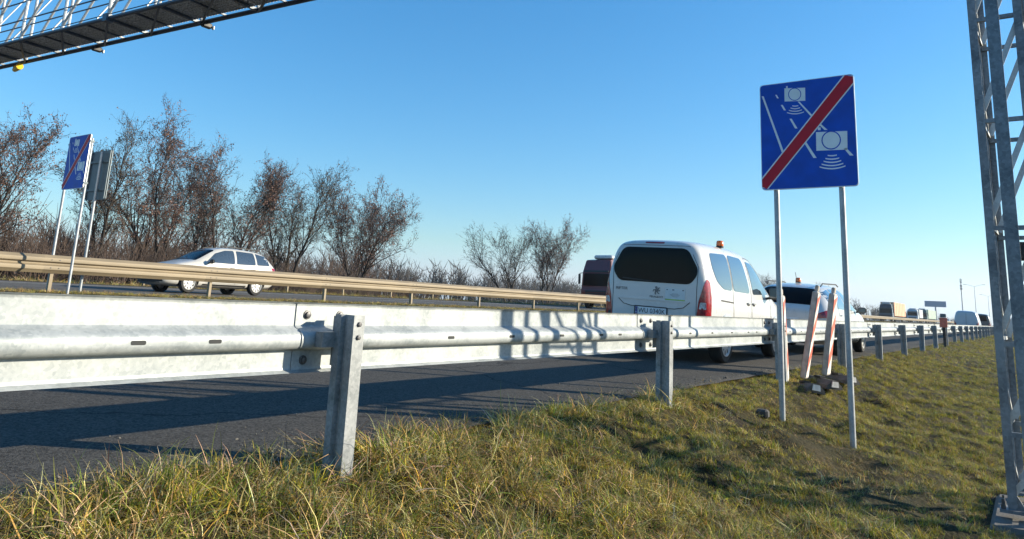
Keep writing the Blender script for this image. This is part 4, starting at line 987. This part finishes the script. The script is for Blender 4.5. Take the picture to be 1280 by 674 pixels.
def merge_copies(name, meshes, m, places, label, group=None):
    """one mass that nobody could count: many small bare trees merged into one mesh"""
    V = []; F = []; o = 0
    for (x, y, z, s, a, k) in places:
        v, f = meshes[k]; ca_, sa = math.cos(a), math.sin(a)
        w = np.empty_like(v); w[:, 0] = x+s*(v[:, 0]*ca_-v[:, 1]*sa); w[:, 1] = y+s*(v[:, 0]*sa+v[:, 1]*ca_); w[:, 2] = z+s*v[:, 2]
        V.append(w); F.append(f+o); o += len(v)
    V = np.concatenate(V); F = np.concatenate(F)
    me = bpy.data.meshes.new(name); me.vertices.add(len(V)); me.vertices.foreach_set('co', V.ravel())
    me.loops.add(F.size); me.polygons.add(len(F)); me.loops.foreach_set('vertex_index', F.ravel().astype(np.int32))
    me.polygons.foreach_set('loop_start', np.arange(0, F.size, F.shape[1], dtype=np.int32)); me.polygons.foreach_set('loop_total', np.full(len(F), F.shape[1], dtype=np.int32))
    me.update(calc_edges=True); me.materials.append(m)
    return tag(link(name, me), label, None, group, 'stuff')
def small_tree(seed, n1, n2, rs=1.):
    rn = random.Random(seed); b = MB()
    for s in range(n1):
        a = rn.uniform(0, 6.28); d = Vector((math.cos(a)*rn.uniform(.05, .55), math.sin(a)*rn.uniform(.05, .55), 1)).normalized()
        p = Vector((rn.uniform(-.12, .12), rn.uniform(-.12, .12), -.02)); L = rn.uniform(.6, 1.0); pts = [p.copy()]
        for i in range(5): d = (d+Vector((rn.gauss(0, .1), rn.gauss(0, .1), .05))).normalized(); p = p+d*L/5; pts.append(p.copy())
        b.tube(pts, [r_*rs for r_ in (.011, .009, .007, .005, .004, .002)], 3, False)
        for k in range(n2):
            i = rn.randint(1, 5); q = pts[i]; e = (d+Vector((rn.gauss(0, .7), rn.gauss(0, .7), rn.gauss(0, .35)))).normalized(); l2 = rn.uniform(.12, .32)
            b.tube([q, q+e*l2*.5+Vector((0, 0, .02)), q+e*l2+Vector((0, 0, .06))], [.0045*rs, .003*rs, .0015*rs], 3, False)
    return np.array(b.v, dtype=np.float64), np.array(b.f, dtype=np.int64)
SM = [small_tree(i+200, 5, 12) for i in range(4)]
SB = [small_tree(i+300, 9, 8) for i in range(4)]
SF = [small_tree(i+350, 6, 12, 2.2) for i in range(4)]
rn = random.Random(5)
pl = []
for k in range(430):          # scrub belt under the row of trees
    y = rn.uniform(4, 44); x = -36.8-abs(rn.gauss(0, 1))*6
    s = rn.uniform(1.3, 3.2) * (1.25 if y < 24 else .8 if y < 34 else .55)
    if x > -39: s *= .7
    pl.append((x, y, gz(x, y)-.05, s, rn.uniform(0, 6.28), rn.randint(0, 3)))
merge_copies('undergrowth', SB, M['barkfar'], pl, 'brown leafless scrub below the left tree row')
pl = []
for k in range(300):
    y = rn.uniform(-20, 70); x = -rn.uniform(60, 90); pl.append((x, y, .1, rn.uniform(3.5, 6.5), rn.uniform(0, 6.28), rn.randint(0, 3)))
merge_copies('thicket', SM, M['barkfar'], pl, 'brown leafless thicket behind the left tree row')
pl = []
for k in range(390):
    y = rn.uniform(70, 560); x = -rn.uniform(150, 190)-y*.02
    pl.append((x, y, .0, rn.uniform(7.5, 12.5), rn.uniform(0, 6.28), rn.randint(0, 3)))
for k in range(160):
    y = rn.uniform(120, 700); x = -rn.uniform(44, 70)
    pl.append((x, y, .2, rn.uniform(3, 6.5), rn.uniform(0, 6.28), rn.randint(0, 3)))
merge_copies('woodland', SF, M['hazewood'], pl, 'distant leafless woodland along the horizon')

# ---------------------------------------------------------------- grass
PAL = {'straw': [(.60, .47, .21), (.66, .54, .30), (.42, .30, .11), (.52, .36, .09)], 'green': [(.14, .19, .022), (.20, .23, .035), (.08, .125, .02), (.27, .27, .05)],
       'yellow': [(.60, .47, .04), (.50, .44, .06), (.38, .37, .06)], 'fade': [(.30, .25, .05), (.24, .23, .045), (.34, .26, .05)], 'dead': [(.20, .15, .07), (.30, .24, .13), (.10, .07, .04)]}
def tuft(name, seed, n, L, spread, w, bend, mix, lie=0.):
    rn = random.Random(seed); V = []; F = []; K = []
    for i in range(n):
        a = rn.uniform(0, 6.283); rr = spread*math.sqrt(rn.random()); p = Vector((rr*math.cos(a), rr*math.sin(a), -.02)); az = rn.uniform(0, 6.283)
        dv = Vector((math.cos(az), math.sin(az), 0)); sd = Vector((-dv.y, dv.x, 0)); l = L*rn.uniform(.5, 1.15); be = bend*rn.uniform(.3, 1.4); ang = rn.uniform(.02, .45) if not lie else lie*rn.uniform(.85, 1.1)
        if lie: p.z += rn.uniform(.01, .055)
        ns = 4; ww = w*rn.uniform(.6, 1.2); o = len(V)
        pal = rn.choices(list(mix), list(mix.values()))[0]; c = rn.choice(PAL[pal]); c = [x*rn.uniform(.8, 1.2) for x in c]
        for k in range(ns+1):
            t = k/ns
            if k: th = ang+be*t*1.2; p = p+(dv*math.sin(th)+Vector((0, 0, math.cos(th))))*l/ns
            wd = ww*(1-t**1.6)*.5+.0002
            V += [p-sd*wd, p+sd*wd]; cc = [x*(.75+.25*t) if False else x for x in c]; K += [cc, cc]
        F += [(o+2*k, o+2*k+1, o+2*k+3, o+2*k+2) for k in range(ns)]
    me = bpy.data.meshes.new(name); me.from_pydata([tuple(v) for v in V], [], F); me.materials.append(M['blade'])
    at = me.color_attributes.new('Col', 'FLOAT_COLOR', 'POINT')
    at.data.foreach_set('color', np.array([[*c, 1] for c in K], dtype=np.float32).ravel())
    for p_ in me.polygons: p_.use_smooth = True
    return me
def scatter(name, label, tufts, P, rot, scl, idx):
    col = bpy.data.collections.new(name+'_tufts')
    for i, me in enumerate(tufts): o = bpy.data.objects.new('%s_%02d' % ('tuft', i), me); col.objects.link(o)
    me = bpy.data.meshes.new(name); me.vertices.add(len(P)); me.vertices.foreach_set('co', np.asarray(P, dtype=np.float32).ravel())
    for nm, ty, dat, key in (('rot', 'FLOAT_VECTOR', rot, 'vector'), ('scl', 'FLOAT', scl, 'value'), ('idx', 'INT', idx, 'value')):
        at = me.attributes.new(nm, ty, 'POINT'); at.data.foreach_set(key, np.asarray(dat, dtype=np.int32 if ty == 'INT' else np.float32).ravel())
    o = link(name, me); tag(o, label, kind='stuff')
    g = bpy.data.node_groups.new(name, 'GeometryNodeTree'); g.interface.new_socket('Geometry', in_out='INPUT', socket_type='NodeSocketGeometry'); g.interface.new_socket('Geometry', in_out='OUTPUT', socket_type='NodeSocketGeometry')
    n = g.nodes; i_ = n.new('NodeGroupInput'); o_ = n.new('NodeGroupOutput')
    m2 = n.new('GeometryNodeMeshToPoints'); ip = n.new('GeometryNodeInstanceOnPoints'); ci = n.new('GeometryNodeCollectionInfo')
    ci.inputs['Collection'].default_value = col; ci.inputs['Separate Children'].default_value = True; ci.inputs['Reset Children'].default_value = True
    ip.inputs['Pick Instance'].default_value = True
    def attr(nm, ty):
        a = n.new('GeometryNodeInputNamedAttribute'); a.data_type = ty; a.inputs[0].default_value = nm; return a.outputs[0]
    l = g.links; l.new(i_.outputs[0], m2.inputs[0]); l.new(m2.outputs[0], ip.inputs['Points']); l.new(ci.outputs[0], ip.inputs['Instance'])
    l.new(attr('idx', 'INT'), ip.inputs['Instance Index']); l.new(attr('rot', 'FLOAT_VECTOR'), ip.inputs['Rotation']); l.new(attr('scl', 'FLOAT'), ip.inputs['Scale'])
    l.new(ip.outputs[0], o_.inputs[0])
    md = o.modifiers.new('grass', 'NODES'); md.node_group = g
    return o
LONG = [tuft('long', 400+i, 32, .25, .09, .0040, 2.0, {'straw': .58, 'green': .14, 'fade': .13, 'dead': .15}) for i in range(5)] + \
       [tuft('mid', 420+i, 30, .17, .06, .0046, 1.1, {'straw': .20, 'green': .55, 'fade': .17, 'dead': .08}) for i in range(5)] + \
       [tuft('turf', 440+i, 44, .085, .075, .0040, .9, {'straw': .36, 'green': .26, 'yellow': .36, 'dead': .02}) for i in range(5)] + \
       [tuft('dead', 460+i, 40, .14, .09, .0042, 1.5, {'straw': .35, 'green': .10, 'yellow': .05, 'dead': .50}) for i in range(4)] + \
       [tuft('yell', 480+i, 34, .15, .07, .0048, 1.0, {'straw': .20, 'green': .28, 'yellow': .50, 'dead': .02}) for i in range(4)] + \
       [tuft('mat', 500+i, 34, .17, .10, .0046, .25, {'straw': .34, 'green': .06, 'yellow': .06, 'dead': .54}, 1.35) for i in range(4)] + \
       [tuft('weed', 520+i, 11, .085, .03, .016, .9, {'straw': .03, 'green': .90, 'yellow': .05, 'dead': .02}, .85) for i in range(3)]
def vis(x, y):                       # generous wedge around the view
    a = math.degrees(math.atan2(-x, y)); return -8 < a < 82
P = []; RT = []; S = []; I = []
def put(x, y, kind, s):
    base, cnt = {'long': (0, 5), 'mid': (5, 5), 'turf': (10, 5), 'dead': (15, 4), 'yell': (19, 4), 'mat': (23, 4), 'weed': (27, 3)}[kind]
    P.append((x, y, gz(x, y))); tl_ = .42 if kind == 'long' else .2; RT.append((rn.gauss(0, tl_), rn.gauss(.10 if kind == 'long' else 0, tl_), rn.uniform(0, 6.283))); S.append(s); I.append(base+rn.randrange(cnt))
def bare(x, y):                      # trodden soil under the big sign and round the foundation
    d = min(((x+1.7)/1.0)**2+((y-7.6)/.75)**2, ((x+1.1)/.7)**2+((y-6.7)/.6)**2, ((x+2.3)/.5)**2+((y-9.1)/.6)**2)
    return max(0, 1-d)
def scat(x0, x1, y0, y1, dens, sc):
    for _ in range(int((x1-x0)*(y1-y0)*dens)):
        x = rn.uniform(x0, x1); y = rn.uniform(y0, y1)
        if not vis(x, y): continue
        if -.42 < x < .40 and 6.7 < y < 8.2: continue
        e = x+3.2; edge = -.05+.07*noise.noise((y*1.7, 2, 4))
        if e < edge: continue
        n1 = noise.noise((x*.9, y*.8, 11)); n2 = noise.noise((x*2.1, y*1.7, 23)); bb = bare(x, y)
        fl = max(0., min(1., (6.5-y)/3.5)); n1 += .12*(1-fl)          # the verge at the camera is unmown, farther on it is cropped
        n3 = noise.noise((x*4.3, y*3.6, 41)); n4 = noise.noise((x*.7, y*.55, 61))
        if rn.random() < bb*.8 or rn.random() < (-.12-n2)*(.5+.6*fl) or rn.random() < -n3*(.45+.45*fl): continue
        u = rn.random()
        if u > .80-.05*fl: kind = 'mat' if rn.random() < .93 else 'weed'; s = rn.uniform(.7, 1.2)*(.75+.25*fl)
        elif u < .09+.20*fl+(.14*n1): kind = 'long'; s = rn.uniform(.55, 1.15)*(.5+.5*fl)
        elif u < .28+.16*fl+.1*n1: kind = 'mid'; s = rn.uniform(.6, 1.3)*(.62+.38*fl)
        elif u < .40+.10*fl+.25*n2: kind = 'dead'; s = rn.uniform(.6, 1.2)*(.7+.3*fl)
        elif u < .60+.3*n1+.8*n4: kind = 'yell'; s = rn.uniform(.6, 1.2)*(.72+.28*fl)
        else: kind = 'turf'; s = rn.uniform(.8, 1.5)
        if e < .35 and kind in ('long', 'yell') : s *= .8
        put(x, y, kind if rn.random() > bb else 'dead', s*sc*(.62+.38*fl)/.85*(.85+.75*max(-.35, n3)))
scat(-3.3, .8, .6, 5.5, 520, 1.0)
scat(-3.3, 2.0, 5.5, 12, 430, 1.0)
scat(-3.3, 2.0, 12, 24, 230, 1.2)
scat(-3.3, 2.5, 24, 50, 70, 1.5)
scat(-3.3, 3.0, 50, 110, 22, 2.2)
for _ in range(130):                 # single tall stalks along the asphalt edge
    y = rn.uniform(1.0, 7.5); x = -3.12+abs(rn.gauss(0, .35)); put(x, y, 'long', rn.uniform(.75, 1.1))
scatter('grass', 'long straw and green grass growing on the embankment below the guardrail', LONG, P, RT, S, I)
P, RT, S, I = [], [], [], []
stone = []
for k in range(4):
    b = MB(); rq = random.Random(900+k); b.lathe([(-.7, .45), (-.35, .95), (.2, 1.), (.62, .55)], 7, 'z')
    b.v = [(x*rq.uniform(.7, 1.2), y*rq.uniform(.7, 1.2), z*rq.uniform(.4, .8)) for x, y, z in b.v]; stone.append(b.mesh('stone', M['grit']))
for _ in range(2600):
    y = 1+11*rn.random()**1.4; x = -3.16-abs(rn.gauss(0, .10))*(1 if rn.random() < .8 else 4)
    P.append((x, y, .003+(.037*(-3.2-x) if x < -3.2 else 0))); RT.append((rn.uniform(0, 6), rn.uniform(0, 6), rn.uniform(0, 6))); S.append(min(.016, .0028*math.exp(rn.gauss(0, .6)))); I.append(rn.randrange(4))
scatter('grit', 'loose grit lying along the edge of the near asphalt', stone, P, RT, S, I)
P, RT, S, I = [], [], [], []
for _ in range(9000):
    y = rn.uniform(4, 130) if rn.random() < .6 else rn.uniform(4, 50); x = rn.uniform(-19.25, -17.05)
    put(x, y, 'dead' if rn.random() < .75 else 'turf', rn.uniform(.45, 1.0)*(1 if y < 40 else 1.6))
scatter('median_grass', 'dry brown grass on the median strip below the tan guardrail', LONG, P, RT, S, I)
P, RT, S, I = [], [], [], []
for _ in range(11000):
    y = rn.uniform(6, 140) if rn.random() < .6 else rn.uniform(6, 60); x = rn.uniform(-44, -31.95)
    put(x, y, 'dead' if rn.random() < .7 else 'long', rn.uniform(.8, 1.9))
scatter('verge_grass', 'dry straw grass on the verge beyond the far road', LONG, P, RT, S, I)

# ---------------------------------------------------------------- air
hz = MB(); hz.box(-2590, 2590, -650, 2690, -3.8, 52)
hm = bpy.data.materials.new('winter haze'); hm.use_nodes = True; hn = hm.node_tree.nodes; hn.remove(hn['Principled BSDF'])
pv = hn.new('ShaderNodeVolumePrincipled'); pv.inputs['Color'].default_value = (.82, .90, 1, 1); pv.inputs['Density'].default_value = .00022; pv.inputs['Anisotropy'].default_value = .3
hm.node_tree.links.new(pv.outputs[0], hn['Material Output'].inputs['Volume'])
tag(hz.build('haze', hm), 'thin winter haze over the road', kind='stuff')
